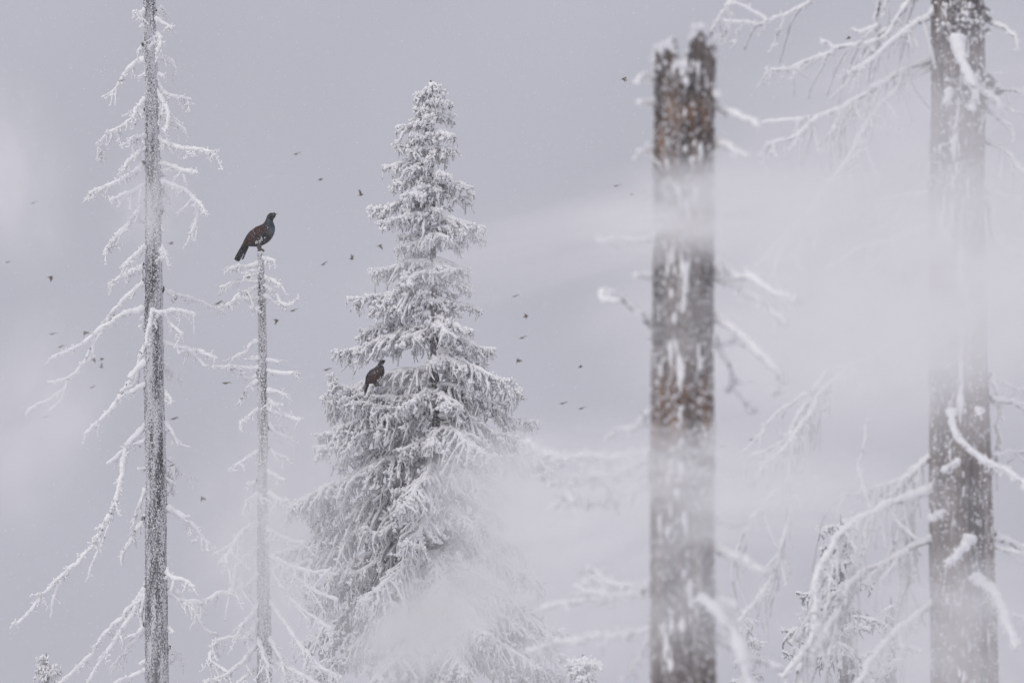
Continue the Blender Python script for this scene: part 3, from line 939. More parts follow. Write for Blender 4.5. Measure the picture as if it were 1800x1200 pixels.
# ------------------------------------------------------------------ big grey trunk on the right
def big_dead_tree():
    Y = 45.0
    tr = Trunk([(1680, -500, 70), (1682, 0, 94), (1684, 400, 99), (1690, 800, 108), (1694, 1200, 118)], Y, 0.08, 21, (12, 0.5))
    t = tag(empty('dead_spruce', tr.base()), 'massive pale grey dead trunk with brown streaks and long drooping snowy boughs', 'tree')
    tk = trunk_mesh(tr, [PALETRUNK], t, 64, 0.03)
    zpx = lambda py: W(1690, py, Y)[2]
    blobs = [(0.05, 110, 0.25, 60), (-0.1, 240, 0.22, 60), (-0.25, 310, 0.16, 35), (-0.7, 265, 0.25, 8), (0.5, 60, 0.35, 20), (-0.3, 400, 0.5, 50), (0.1, 480, 0.4, 50), (0.3, 560, 0.35, 40),
             (0.0, 700, 0.15, 60), (0.3, 340, 0.2, 30), (-0.4, 20, 0.2, 18)]

    def fn(TH, ZZ):
        n = fbm(np.stack([np.cos(TH) * 12, np.sin(TH) * 12, ZZ * 7], -1), 91, 4)
        h = np.full(TH.shape, -1.3)
        for bx, py, wx, hpx in blobs:
            h = np.maximum(h, 1.0 - ((np.cos(TH) - bx) / wx) ** 2 - ((ZZ - zpx(py)) / (hpx * PX * Y)) ** 2)
        h = np.where(np.sin(TH) < 0.1, h, -1.0)
        return np.clip(h, -1, 0.6) * 0.9 - 0.75 + (n - 0.5) * 6.5
    crust(tr, tk, zpx(1260), zpx(-40), 0.018, fn, 180, 0.008)
    granules(tr, tk, zpx(1300), tr.top - 0.1, 12000, 0.004, 0.014, 8, lambda th, z: 0.15 + 0.85 * (fbm(np.stack([np.cos(th) * 2.2, np.sin(th) * 2.2, z * 1.3], -1), 29, 3) > 0.5))
    # knots where boughs broke away
    g = np.random.default_rng(12)
    for bx, py in ((0.35, 160), (0.2, 45)):
        mb = MB()
        th = -math.acos(bx)
        c = tr.surf(np.array([th]), np.array([zpx(py)]))[0]
        lumps(mb, c + g.normal(size=(110, 3)) * np.array([0.085, 0.03, 0.075]), 0.014 + 0.03 * g.random(110), 0, g)
        lumps(mb, c + g.normal(size=(170, 3)) * np.array([0.09, 0.035, 0.08]) + np.array([0, -0.015, 0.012]), 0.008 + 0.016 * g.random(170), 1, g)
        mb.build('knot', [DEADWOOD, RIME], tk)['kind'] = 'stuff'
    B = [  # points, base radius px, tip radius px, depth change, twigs per metre
        ([(1650, 18), (1610, 45), (1570, 75), (1535, 105), (1500, 128)], 10, 6, -0.8, 6),
        ([(1640, -60), (1600, 0), (1585, 20), (1565, 55), (1545, 72), (1520, 78)], 9, 5, -0.3, 5), ([(1640, -90), (1560, -20), (1543, 30), (1549, 52), (1530, 72)], 8, 5, 0.5, 4),
        ([(1545, 45), (1515, 58), (1500, 52)], 5, 4, 0.1, 3), ([(1560, 52), (1520, 75), (1470, 88), (1435, 100), (1390, 122), (1345, 120)], 6, 3, 0.6, 3), ([(1468, 88), (1455, 74), (1445, 75)], 4, 3, 0.0, 0),
        ([(1640, 105), (1590, 125), (1540, 155), (1490, 185), (1440, 205), (1400, 240), (1350, 258)], 9, 4, -0.8, 6), ([(1425, 207), (1380, 212), (1340, 215)], 4, 2.5, 0.2, 2),
        ([(1540, 155), (1500, 185), (1475, 215), (1462, 228)], 7, 4, -0.2, 9),
        ([(1636, 118), (1580, 155), (1540, 195), (1510, 245), (1480, 290), (1440, 345), (1410, 390), (1380, 430), (1360, 480)], 6, 4, -1.2, 5),
        ([(1440, 345), (1400, 395), (1365, 430), (1330, 470)], 4, 2.5, 0.1, 3), ([(1640, 338), (1600, 344), (1550, 350)], 5, 3, 0.4, 3),
        ([(1640, 395), (1570, 420), (1520, 435), (1455, 470)], 5, 3, 0.4, 3), ([(1590, 412), (1570, 430), (1550, 470), (1530, 502)], 6, 5, 0.0, 10), ([(1640, 440), (1610, 450), (1592, 456)], 4, 3, 0.2, 8),
        ([(1640, 560), (1560, 610), (1480, 660), (1440, 700), (1405, 745), (1380, 790), (1340, 815)], 7, 5, -0.4, 7),
        ([(1530, 630), (1460, 685), (1420, 730), (1380, 775), (1320, 800)], 5, 3, 0.2, 5), ([(1455, 650), (1425, 700), (1395, 745), (1390, 775)], 8, 6, -0.1, 9), ([(1420, 690), (1360, 730), (1340, 760), (1310, 790)], 4, 2.5, 0.3, 3),
        ([(1395, 770), (1385, 850), (1386, 920), (1370, 980), (1340, 1040), (1295, 1095)], 5, 3.5, 0.1, 5), ([(1385, 845), (1350, 880), (1325, 910), (1300, 960)], 6, 3, 0.2, 3),
        ([(1638, 863), (1580, 880), (1530, 903), (1480, 935), (1450, 980), (1435, 1040), (1425, 1120), (1380, 1190)], 11, 7, -1.0, 8),
        ([(1530, 905), (1510, 960), (1495, 1020), (1475, 1080)], 7, 4, 0.2, 8), ([(1500, 925), (1470, 985), (1455, 1060), (1445, 1120)], 6, 4, -0.2, 8),
        ([(1638, 948), (1600, 965), (1550, 990), (1500, 1020), (1472, 1060), (1460, 1100), (1400, 1180)], 9, 6, -0.4, 8), ([(1560, 985), (1530, 1020), (1480, 1030), (1470, 1040)], 4, 3, -0.3, 3),
        ([(1590, 885), (1600, 950), (1595, 1000), (1580, 1060)], 5, 3, 0.2, 3), ([(1600, 880), (1606, 950), (1590, 1010), (1570, 1115)], 4, 2, 0.4, 2), ([(1585, 890), (1575, 940), (1540, 1010)], 4, 2, 0.1, 4),
        ([(1530, 895), (1510, 830), (1520, 790), (1527, 735)], 4, 2.5, 0.2, 1), ([(1638, 800), (1600, 830), (1560, 852), (1480, 875)], 5, 3, 0.4, 8), ([(1636, 805), (1610, 825), (1575, 860)], 8, 5, 0.1, 10),
        ([(1640, 1060), (1590, 1100), (1540, 1150), (1500, 1210)], 9, 7, -0.6, 8),
        ([(1712, 22), (1745, 40), (1786, 63)], 8, 6, -0.4, 2), ([(1722, 140), (1760, 155), (1810, 164)], 8, 6, 0.3, 5), ([(1725, 150), (1742, 175), (1760, 187)], 5, 3, -0.2, 2), ([(1727, 190), (1750, 205), (1776, 222)], 6, 5, -0.3, 3),
        ([(1732, 250), (1770, 268), (1795, 295), (1810, 310)], 6, 5, -0.3, 2), ([(1735, 355), (1748, 410), (1775, 450), (1805, 482)], 8, 5, 0.3, 6), ([(1735, 340), (1760, 342), (1790, 346)], 4, 3, 0.4, 0),
        ([(1740, 704), (1775, 708), (1812, 726)], 8, 7, 0.3, 1), ([(1738, 665), (1754, 690), (1757, 750), (1752, 790)], 6, 4, 0.2, 1), ([(1742, 800), (1770, 796), (1810, 796)], 4, 3, 0.4, 1),
        ([(1745, 944), (1775, 955), (1812, 970)], 9, 8, 0.2, 1), ([(1740, 962), (1770, 966), (1812, 974)], 4, 4, -0.4, 1), ([(1740, 660), (1775, 680), (1810, 690)], 3, 2, 0.5, 2), ([(1748, 1075), (1780, 1080), (1812, 1090)], 6, 5, 0.2, 2),
        # long bough crossing behind the broken snag, from higher up the trunk
        ([(1665, -330), (1560, -180), (1460, -40), (1430, 0), (1390, 22), (1350, 38), (1310, 42), (1272, 40)], 6, 3, 1.0, 2), ([(1350, 38), (1320, 18), (1290, 8), (1278, 12)], 3, 2, 0.1, 1),
        ([(1665, -360), (1500, -190), (1330, -70), (1285, 0), (1262, 40), (1245, 75), (1210, 100), (1190, 122)], 7, 3, 1.6, 1),
    ]
    for k, (b, w0, w1, dy, tw) in enumerate(B):
        dead_branch(t, b, Y, w0 * PX * Y * 0.44, w1 * PX * Y * 0.42, dy=dy, twigs=tw * 2.2 + 2, tw_len=(0.04, 0.3), seed=400 + k, collar=0.7 if abs(b[0][0] - 1688) < 62 else 0.0, grain=45, strands=(11 if w0 >= 9 else 10) if (tw >= 5 and b[0][0] < 1660 and b[0][1] > 60) else 4 * (w0 >= 5) * (len(b) > 3), strand_len=0.5 if b[0][1] < 800 else 0.75, lump_s=0.9, coat=1.0, droop=0.9, step=0.03)
    F = [([(1683, 78), (1688, 105), (1700, 128), (1712, 150)], 11, 8, -0.7), ([(1708, 140), (1713, 165), (1710, 195)], 8, 5, -0.15), ([(1700, 145), (1735, 165), (1757, 188)], 5, 4, -0.1),
         ([(1672, 725), (1678, 760), (1700, 785), (1740, 815), (1780, 835), (1815, 862)], 6, 4, -0.8), ([(1660, 830), (1672, 820), (1684, 812)], 5, 5, -0.4), ([(1637, 913), (1648, 908), (1658, 902)], 4, 4, -0.3),
         ([(1704, 952), (1690, 968), (1669, 990)], 8, 5, -0.7), ([(1715, 1020), (1748, 1045), (1768, 1095), (1786, 1140)], 9, 7, -0.9), ([(1725, 725), (1718, 722), (1722, 730)], 5, 5, -0.1), ([(1668, 165), (1665, 175), (1660, 182)], 7, 4, -0.2)]
    for k, (b, w0, w1, dy) in enumerate(F):
        dead_branch(t, b, Y - 0.26, w0 * PX * Y * 0.6, w1 * PX * Y * 0.6, dy=dy, twigs=1, tw_len=(0.03, 0.1), seed=480 + k, grain=160, coat=1.1, droop=0.3, step=0.02)


big_dead_tree()


# ------------------------------------------------------------------ the two grouse
def m_plumage(nt, b):
    c = _ramp(nt, _noise(nt, 38, 4), [(0.35, (0.010, 0.010, 0.013)), (0.62, (0.035, 0.032, 0.036)), (0.75, (0.09, 0.085, 0.09))])
    fl = _ramp(nt, _noise(nt, 75, 2), [(0.62, (0, 0, 0)), (0.68, (1, 1, 1))])
    nt.links.new(_mixc(nt, fl, c, (0.4, 0.4, 0.42)), b.inputs['Base Color'])
    _bump(nt, b, _noise(nt, 60), 0.6, 0.01)


def m_wing(nt, b):
    c = _ramp(nt, _noise(nt, 34, 4, (1, 1, 1.6)), [(0.35, (0.022, 0.012, 0.010)), (0.55, (0.064, 0.033, 0.027)), (0.7, (0.11, 0.065, 0.055))])
    fl = _ramp(nt, _noise(nt, 70, 2), [(0.64, (0, 0, 0)), (0.69, (1, 1, 1))])
    nt.links.new(_mixc(nt, fl, c, (0.42, 0.41, 0.42)), b.inputs['Base Color'])
    _bump(nt, b, _noise(nt, 60), 0.6, 0.01)


def m_breast(nt, b):
    c = _ramp(nt, _noise(nt, 36, 3), [(0.4, (0.008, 0.018, 0.030)), (0.7, (0.025, 0.048, 0.075))])
    nt.links.new(c, b.inputs['Base Color'])
    b.inputs['Specular IOR Level'].default_value = 0.5


def flat(name, c, rough=0.6):
    def f(nt, b):
        k = _ramp(nt, _noise(nt, 40, 2), [(0.3, tuple(x * 0.8 for x in c)), (0.7, tuple(min(1, x * 1.15) for x in c))])
        nt.links.new(k, b.inputs['Base Color'])
    return material(name, f, rough)


PLUM = material('black_plumage', m_plumage, 0.7)
WING = material('brown_wing', m_wing, 0.75)
BREAST = material('breast_sheen', m_breast, 0.5)
BILL = flat('bill', (0.55, 0.52, 0.42))
EYE = flat('eye', (0.004, 0.004, 0.004), 0.2)
WHITEF = flat('white_feathers', (0.6, 0.59, 0.58))
LEGF = flat('leg_feathers', (0.13, 0.11, 0.10))


def loft(mb, top, bot, half, S=24, n=48, mat=lambda s, a: 0, sq=1.0):
    """one skin through elliptical sections given by top and bottom points (x, z) and half widths"""
    top, bot, half = (np.asarray(a, float) for a in (top, bot, half))
    m = len(half)
    t = np.linspace(0, m - 1, n)

    def ip(a):
        p = np.concatenate([[2 * a[0] - a[1]], a, [2 * a[-1] - a[-2]]])
        i = np.minimum(t.astype(int), m - 2)
        f = t - i
        if a.ndim > 1:
            f = f[:, None]
        return 0.5 * (2 * p[i + 1] + (p[i + 2] - p[i]) * f + (2 * p[i] - 5 * p[i + 1] + 4 * p[i + 2] - p[i + 3]) * f ** 2 + (3 * p[i + 1] - p[i] - 3 * p[i + 2] + p[i + 3]) * f ** 3)
    T, B, Hh = ip(top), ip(bot), np.maximum(ip(half), 0.001)
    C = (T + B) / 2
    D = (T - B) / 2
    a = np.arange(S) * 2 * math.pi / S
    ring = np.zeros((n, S, 3))
    ring[..., 0] = C[:, None, 0] + D[:, None, 0] * np.sin(a)
    ring[..., 2] = C[:, None, 1] + D[:, None, 1] * np.sin(a)
    ring[..., 1] = Hh[:, None] * np.cos(a)
    q = grid_faces(n, S)
    mb.add(ring, q.reshape(-1, 4), 0)
    sm = (np.arange(n - 1) / (n - 1))[:, None] * np.ones((1, S))
    am = np.ones((n - 1, 1)) * a[None]
    mb.m[-1] = np.array([[mat(sm[i, j], am[i, j]) for j in range(S)] for i in range(n - 1)], np.int32).ravel()
    for k, e in ((0, ring[0]), (1, ring[-1])):
        c = e.mean(0, keepdims=True)
        vv = np.concatenate([e, c])
        f = np.array([(j, (j + 1) % S, S) if k else ((j + 1) % S, j, S) for j in range(S)])
        mb.add(vv, f, int(mat(k * 0.999, 0.0)))
    return ring


def grouse(label, loc, yaw, scale, neck_low=0.0, pitch=0.0):
    """a cock grouse in side view, facing +x, feet at the origin; unit = 1/6 photo pixel of the tracing"""
    u = 0.008 / 6
    o = empty('grouse', loc)
    tag(o, label, 'bird')
    q = lambda pts: [((x - 535) * u, (560 - y) * u) for x, y in pts]
    dn = neck_low
    top = [(345, 476), (372, 420), (420, 350), (490, 296), (548, 268), (574 + dn * 0.2, 240 + dn * 0.3), (586 + dn * 0.4, 212 + dn * 0.6), (594 + dn * 0.6, 190 + dn * 0.9), (606 + dn * 0.7, 168 + dn), (626 + dn * 0.8, 151 + dn),
           (655 + dn * 0.9, 144 + dn), (682 + dn, 148 + dn)]
    bot = [(385, 502), (440, 508), (505, 506), (566, 488), (632, 440), (674, 370), (682, 300 + dn * 0.2), (664 + dn * 0.3, 246 + dn * 0.7), (664 + dn * 0.5, 222 + dn * 0.9), (680 + dn * 0.7, 200 + dn), (690 + dn * 0.9, 180 + dn), (694 + dn, 166 + dn)]
    half = np.array([26, 58, 82, 94, 90, 72, 54, 38, 32, 30, 26, 12]) * u
    parts = []
    mb = MB()
    ring = loft(mb, q(top), q(bot), half, 28, 64, lambda s, a: 1 if 0.42 < s < 0.62 and math.sin(a) < 0.55 else 0)
    body = mb.build('body', [PLUM, BREAST], o)
    parts.append(body)
    # folded wings: shells lying on the flanks
    for sgn in (1, -1):
        mb = MB()
        w_t = q([(338, 482), (362, 430), (412, 356), (485, 304), (548, 282), (590, 290), (612, 318)])
        w_b = q([(352, 498), (400, 496), (470, 474), (540, 430), (585, 392), (612, 356), (618, 330)])
        w_t, w_b = np.array(w_t), np.array(w_b)
        n, m = 24, 12
        tt = np.linspace(0, 6, n)
        it = lambda a: np.stack([np.interp(tt, range(7), a[:, k]) for k in (0, 1)], -1)
        Tt, Bb = it(w_t), it(w_b)
        hw = np.interp(tt, range(7), np.array([34, 62, 86, 98, 94, 84, 66]) * u)
        vv = np.zeros((2, n, m, 3))
        f = np.linspace(0, 1, m)
        for lay, off in ((0, 0.0), (1, -0.012)):
            vv[lay, ..., 0] = Tt[:, None, 0] * (1 - f) + Bb[:, None, 0] * f
            vv[lay, ..., 2] = Tt[:, None, 1] * (1 - f) + Bb[:, None, 1] * f
            prof = 0.45 + 0.57 * np.sin(math.pi * (0.15 + 0.6 * f))
            vv[lay, ..., 1] = sgn * (hw[:, None] * prof + off)
        vv[0, :, :, 1] += sgn * 0.006 * np.sin(np.arange(n)[:, None] * 1.3 + f * 9)
        for lay in (0, 1):
            i = np.arange(n * m).reshape(n, m)
            ff = np.stack([i[:-1, :-1], i[:-1, 1:], i[1:, 1:], i[1:, :-1]], -1).reshape(-1, 4)
            mb.add(vv[lay], ff)
        parts.append(mb.build('wing', [WING], o))
        mb = MB()
        g = np.random.default_rng(4)
        cpos = np.array(q([(516, 452)])[0])
        c = np.stack([cpos[0] + g.normal(size=26) * 0.02 + 0.02, sgn * (88 * u + g.normal(size=26) * 0.006), cpos[1] + g.normal(size=26) * 0.028], -1)
        c[:, 0] += (c[:, 2] - cpos[1]) * 0.7
        lumps(mb, c, 0.006 + 0.010 * g.random(26), 0, g)
        c2 = np.array([[q([(612, 312)])[0][0], sgn * 74 * u, q([(612, 312)])[0][1]]])
        lumps(mb, c2, 0.012, 0, g)
        parts.append(mb.build('flank_patch', [WHITEF], o))
    # tail: overlapping feathers
    for k, (ex, ey, yy, bx, by) in enumerate([(257, 648, -34, 352, 480), (266, 656, -20, 356, 484), (276, 662, -6, 360, 488), (288, 664, 8, 366, 492), (296, 658, 20, 372, 494), (329, 641, 40, 388, 500), (334, 640, 46, 392, 502)]):
        a = np.array([q([(bx, by)])[0][0], yy * u * 0.3, q([(bx, by)])[0][1]])
        e = np.array([q([(ex, ey)])[0][0], yy * u, q([(ex, ey)])[0][1]])
        d = norm(e - a)
        wv = norm(np.cross(d, np.array([0, 1.0, 0])))
        mb = MB()
        s = np.linspace(0, 1, 8)
        half_w = np.interp(s, [0, 0.5, 0.9, 1], [15, 13, 11, 5] if k < 5 else [13, 8, 7, 4]) * u
        c = a + (e - a) * s[:, None]
        v = np.stack([c + wv * half_w[:, None], c + np.array([0, 0.006, 0]), c - wv * half_w[:, None], c - np.array([0, 0.006, 0])], 1)
        mb.add(v, grid_faces(8, 4).reshape(-1, 4))
        mb.add(v[-1], np.array([[0, 1, 2, 3]]))
        parts.append(mb.build('tail_feather', [PLUM], o))
    # bill, eyes
    mb = MB()
    bx, bz = 682 + dn, dn
    loft(mb, q([(bx, 149 + bz), (bx + 14, 149 + bz), (bx + 25, 153 + bz), (bx + 31, 162 + bz)]), q([(bx + 10, 170 + bz), (bx + 18, 166 + bz), (bx + 26, 163 + bz), (bx + 30, 165 + bz)]), np.array([11, 9, 6, 1.5]) * u, 12, 14)
    parts.append(mb.build('bill', [BILL], body))
    for sgn in (1, -1):
        mb = MB()
        ex, ez = q([(660 + dn * 0.9, 160 + dn)])[0]
        lumps(mb, np.array([[ex, sgn * 25 * u, ez]]), 0.0055, 0, jit=0.0)
        parts.append(mb.build('eye', [EYE], body))
    # feathered legs and toes
    for sgn, dx in ((1, -6), (-1, 8)):
        mb = MB()
        p = np.array([((510 + dx - 535) * u, sgn * 0.035, (560 - 485) * u), ((514 + dx - 535) * u, sgn * 0.033, (560 - 515) * u), ((524 + dx - 535) * u, sgn * 0.03, (560 - 545) * u)])
        tubes(mb, crom(p, 0.01), np.linspace(0.036, 0.018, len(crom(p, 0.01))), 10, 0.12, 0)
        leg = mb.build('leg', [LEGF], o)
        parts.append(leg)
        foot = np.array([(524 + dx - 535) * u, sgn * 0.03, 0.022])
        for d in ((0.055, 0.0), (0.045, 0.022), (0.045, -0.022), (-0.03, 0.0)):
            mb = MB()
            pp = np.array([foot, foot + np.array([d[0] * 0.5, d[1] * 0.5, 0.006]), foot + np.array([d[0], d[1], -0.018])])
            tubes(mb, crom(pp, 0.012), np.linspace(0.010, 0.006, len(crom(pp, 0.012))), 7, 0.1, 0)
            parts.append(mb.build('toe', [LEGF], leg))
    for p_ in parts:
        p_.location = (0, 0, 0)
    o.rotation_euler = (0, pitch, yaw)
    o.scale = (scale,) * 3
    return o


g1 = W(459, 442, 80.0)
grouse('big black grouse with brown wings standing on top of the thin dead spruce', Vector(g1) + Vector((0, 0, 0.0)), math.radians(-4), 1.0)
g2 = W(664, 679, 83.55)
grouse('smaller dark grouse sitting on a snowy spruce bough, back turned, head low', Vector(g2), math.radians(34), 0.74, 34, math.radians(-10))


# ------------------------------------------------------------------ flock of small birds
SMALL = flat('small_bird_brown', (0.12, 0.085, 0.06), 0.8)
SMALLW = flat('small_bird_wing', (0.10, 0.08, 0.065), 0.8)


def small_bird_meshes():
    L = 0.165
    mb = MB()
    top = np.array([(-0.5, 0.005), (-0.22, 0.012), (-0.16, 0.045), (0.05, 0.11), (0.25, 0.11), (0.36, 0.115), (0.45, 0.06), (0.52, 0.015)]) * L
    bot = np.array([(-0.5, -0.015), (-0.22, -0.025), (-0.16, -0.05), (0.05, -0.13), (0.25, -0.12), (0.36, -0.055), (0.45, -0.01), (0.52, 0.0)]) * L
    half = np.array([0.07, 0.045, 0.055, 0.11, 0.105, 0.08, 0.045, 0.004]) * L
    loft(mb, top, bot, half, 12, 22)
    body = mb.build('body', [SMALL])
    wings = {}
    for sgn in (1, -1):
        out = np.array([(0.22, 0.0), (0.25, 0.28), (0.18, 0.5), (0.0, 0.80), (-0.10, 0.82), (-0.04, 0.55), (-0.05, 0.28), (-0.02, 0.0)]) * L
        mb = MB()
        t = np.stack([out[:, 0], sgn * out[:, 1], 0.006 + 0.02 * np.sin(out[:, 1] / L * 2.5)], -1)
        b = t - np.array([0, 0, 0.006])
        n = len(out)
        v = np.concatenate([t, b, t.mean(0, keepdims=True), b.mean(0, keepdims=True)])
        f3 = [(k, (k + 1) % n, 2 * n) for k in range(n)] + [(n + (k + 1) % n, n + k, 2 * n + 1) for k in range(n)]
        f4 = [(k, n + k, n + (k + 1) % n, (k + 1) % n) for k in range(n)]
        mb.add(v, np.array(f3))
        mb.add(v, np.array(f4))
        wings[sgn] = mb.build('wing', [SMALLW])
    return body, wings


FLOCK = [  # px, py, pose (f folded, u wings up, d wings down, s spread), heading degrees in the picture plane, distance
    (519, 271, 'f', 8, 150), (562, 316, 's', 12, 130), (633, 343, 'u', 15, 120), (57, 357, 'f', 10, 170), (299, 428, 's', -4, 125), (666, 432, 'd', 10, 130), (617, 455, 'u', -10, 130),
    (567, 465, 'f', 18, 135), (87, 487, 'd', 10, 125), (434, 487, 'f', -10, 135), (393, 502, 'f', 6, 130), (435, 511, 'd', -30, 135), (303, 527, 'u', -60, 130), (381, 534, 'f', 14, 135), (395, 534, 'f', 8, 140),
    (513, 546, 'f', 4, 125), (484, 562, 'd', -14, 130), (90, 587, 'f', 4, 140), (148, 587, 'd', 80, 130), (104, 610, 'f', 5, 145), (163, 632, 'd', 30, 145), (178, 632, 's', 24, 145), (177, 645, 'u', -10, 150),
    (572, 650, 'f', 6, 130), (160, 681, 'f', 8, 150), (394, 673, 'f', -8, 130), (303, 736, 'f', 4, 135), (78, 733, 'f', 2, 150), (354, 878, 'd', 78, 120), (903, 521, 'f', 10, 145), (924, 553, 'd', -40, 130),
    (916, 594, 'f', 6, 140), (909, 635, 'd', 70, 130), (1019, 645, 's', 16, 130), (987, 709, 'f', 3, 140), (1020, 718, 'f', 8, 140), (1095, 139, 'd', 18, 105), (1081, 327, 'f', 2, 150), (1109, 342, 's', -8, 150),
    (1490, 68, 's', 14, 120), (1316, 671, 'f', 2, 140), (1319, 773, 's', 2, 135), (1267, 785, 'f', 2, 145), (1141, 596, 'f', 4, 160), (1448, 721, 'f', 0, 150), (1590, 445, 'f', -8, 145), (200, 553, 'd', -50, 135),
    (12, 461, 'f', 6, 170), (560, 1031, 'f', 8, 160),
]
POSE_LABEL = {'f': 'small brown bird flying wings folded', 'u': 'small brown bird flapping wings raised', 'd': 'small brown bird flapping wings lowered', 's': 'small brown bird gliding wings spread'}
ZONES = [(255, 'beyond the long bare boughs of the tall dead spruce'), (410, 'between the tall and the thin dead spruce'), (450, 'below the perched black grouse'), (600, 'between thin dead spruce and large spruce'),
         (700, 'close by the large rimed spruce'), (1060, 'between large spruce and broken snag'), (1180, 'close beside the broken snag'), (1400, 'past the far side of the broken snag'), (1900, 'among the massive trunk\'s boughs')]


def build_flock():
    body0, wings0 = small_bird_meshes()
    g = np.random.default_rng(77)
    for px, py, pose, hd, Y in FLOCK:
        o = empty('small_bird', W(px, py, Y))
        tag(o, POSE_LABEL[pose] + ' ' + next(z for lim, z in ZONES if px < lim), 'bird', 'flock of small birds flying between the trees')
        b = body0.copy()
        col.objects.link(b)
        b.parent = o
        for sgn in (1, -1):
            w = wings0[sgn].copy()
            col.objects.link(w)
            w.parent = o
            if pose == 'f':
                w.rotation_euler = (0, 0, -sgn * math.radians(78))
                w.location = (0.03, sgn * 0.014, 0.006)
                w.scale = (0.6, 0.95, 1)
            elif pose == 'u':
                w.rotation_euler = (sgn * math.radians(float(g.uniform(40, 65))), 0, -sgn * math.radians(18))
            elif pose == 'd':
                w.rotation_euler = (-sgn * math.radians(float(g.uniform(35, 60))), 0, -sgn * math.radians(22))
            else:
                w.rotation_euler = (sgn * math.radians(float(g.uniform(-6, 10))), 0, -sgn * math.radians(12))
        yaw = math.radians(float(g.uniform(-25, 25)))
        o.rotation_euler = (math.radians(float(g.uniform(-15, 15))), -math.radians(hd), yaw)
        o.scale = (float(g.uniform(0.9, 1.05)),) * 3
    for x in (body0, wings0[1], wings0[-1]):
        bpy.data.objects.remove(x)


build_flock()


# ------------------------------------------------------------------ falling snow
def falling_snow():
    g = np.random.default_rng(99)
    n = 45000
    Y = 14 + (112 - 14) * g.random(n) ** 0.55
    a = (g.random(n) - 0.5) * 2300 + 900
    b = (g.random(n) - 0.5) * 1600 + 600
    p = np.stack([(a - 900) * PX * Y, Y, CAM_Z + Y * (SP / CP) + (600 - b) * PX * Y], -1)
    mb = MB()
    tet = np.array([(1, 1, 1), (1, -1, -1), (-1, 1, -1), (-1, -1, 1)]) * 0.8
    r = 0.0022 + 0.0050 * g.random(n) ** 3
    ang = g.random(n) * 6.283
    ca, sa = np.cos(ang)[:, None], np.sin(ang)[:, None]
    tv = np.stack([tet[:, 0] * ca - tet[:, 1] * sa, tet[:, 0] * sa + tet[:, 1] * ca, np.broadcast_to(tet[:, 2], (n, 4))], -1)
    mb.add(p[:, None] + tv * r[:, None, None], (np.arange(n)[:, None, None] * 4 + np.array([(0, 1, 2), (0, 3, 1), (0, 2, 3), (1, 3, 2)])).reshape(-1, 3))
    o = mb.build('falling_snow', [SNOW], smooth=True)
    tag(o, 'fine snowflakes falling through the air', kind='stuff')


falling_snow()


# ------------------------------------------------------------------ drifting snow clouds and haze
def drift_material(name, density, stretch, nscale, seed, lo=0.3, hi=0.72):
    m = bpy.data.materials.new(name)
    m.use_nodes = True
    nt = m.node_tree
    nt.nodes.clear()
    N, L = nt.nodes.new, nt.links.new
    out = N('ShaderNodeOutputMaterial')
    pv = N('ShaderNodeVolumePrincipled')
    pv.inputs['Color'].default_value = (0.975, 0.967, 0.962, 1)
    pv.inputs['Anisotropy'].default_value = 0.42
    tc = N('ShaderNodeTexCoord')
    ln = N('ShaderNodeVectorMath')
    ln.operation = 'LENGTH'
    L(tc.outputs['Object'], ln.inputs[0])
    fall = N('ShaderNodeMapRange')
    fall.interpolation_type = 'SMOOTHSTEP'
    fall.inputs['From Min'].default_value = 1.0
    fall.inputs['From Max'].default_value = 0.1
    L(ln.outputs['Value'], fall.inputs['Value'])
    mp = N('ShaderNodeMapping')
    mp.inputs['Scale'].default_value = stretch
    mp.inputs['Location'].default_value = (seed * 3.7, seed * 1.3, seed * 2.1)
    L(tc.outputs['Object'], mp.inputs[0])
    nz = N('ShaderNodeTexNoise')
    nz.inputs['Scale'].default_value = nscale
    nz.inputs['Detail'].default_value = 4.0
    nz.inputs['Distortion'].default_value = 1.1
    L(mp.outputs[0], nz.inputs['Vector'])
    mr = N('ShaderNodeMapRange')
    mr.interpolation_type = 'SMOOTHSTEP'
    mr.inputs['From Min'].default_value = lo
    mr.inputs['From Max'].default_value = hi
    L(nz.outputs['Fac'], mr.inputs['Value'])
    mu = N('ShaderNodeMath')
    mu.operation = 'MULTIPLY'
    L(fall.outputs[0], mu.inputs[0])
    L(mr.outputs[0], mu.inputs[1])
    mu2 = N('ShaderNodeMath')
    mu2.operation = 'MULTIPLY'
    mu2.inputs[1].default_value = density
    L(mu.outputs[0], mu2.inputs[0])
    L(mu2.outputs[0], pv.inputs['Density'])
    L(pv.outputs[0], out.inputs['Volume'])
    return m


def uv_sphere_mesh():
    mb = MB()
    n, m = 16, 24
    th = np.linspace(0, math.pi, n)[1:-1]
    a = np.arange(m) * 2 * math.pi / m
    v = np.stack([np.sin(th)[:, None] * np.cos(a), np.sin(th)[:, None] * np.sin(a), np.cos(th)[:, None] * np.ones(m)], -1)
    mb.add(v, grid_faces(n - 2, m)[:, :, ::-1].reshape(-1, 4))
    mb.add(np.concatenate([v[0], [[0, 0, 1]]]), np.array([(j, (j + 1) % m, m) for j in range(m)]))
    mb.add(np.concatenate([v[-1], [[0, 0, -1]]]), np.array([((j + 1) % m, j, m) for j in range(m)]))
    import bmesh
    o = mb.build('blowing_snow', [])
    bm = bmesh.new()
    bm.from_mesh(o.data)
    bmesh.ops.remove_doubles(bm, verts=bm.verts, dist=1e-4)
    bmesh.ops.recalc_face_normals(bm, faces=bm.faces)
    bm.to_mesh(o.data)
    bm.free()
    me = o.data
    bpy.data.objects.remove(o)
    return me


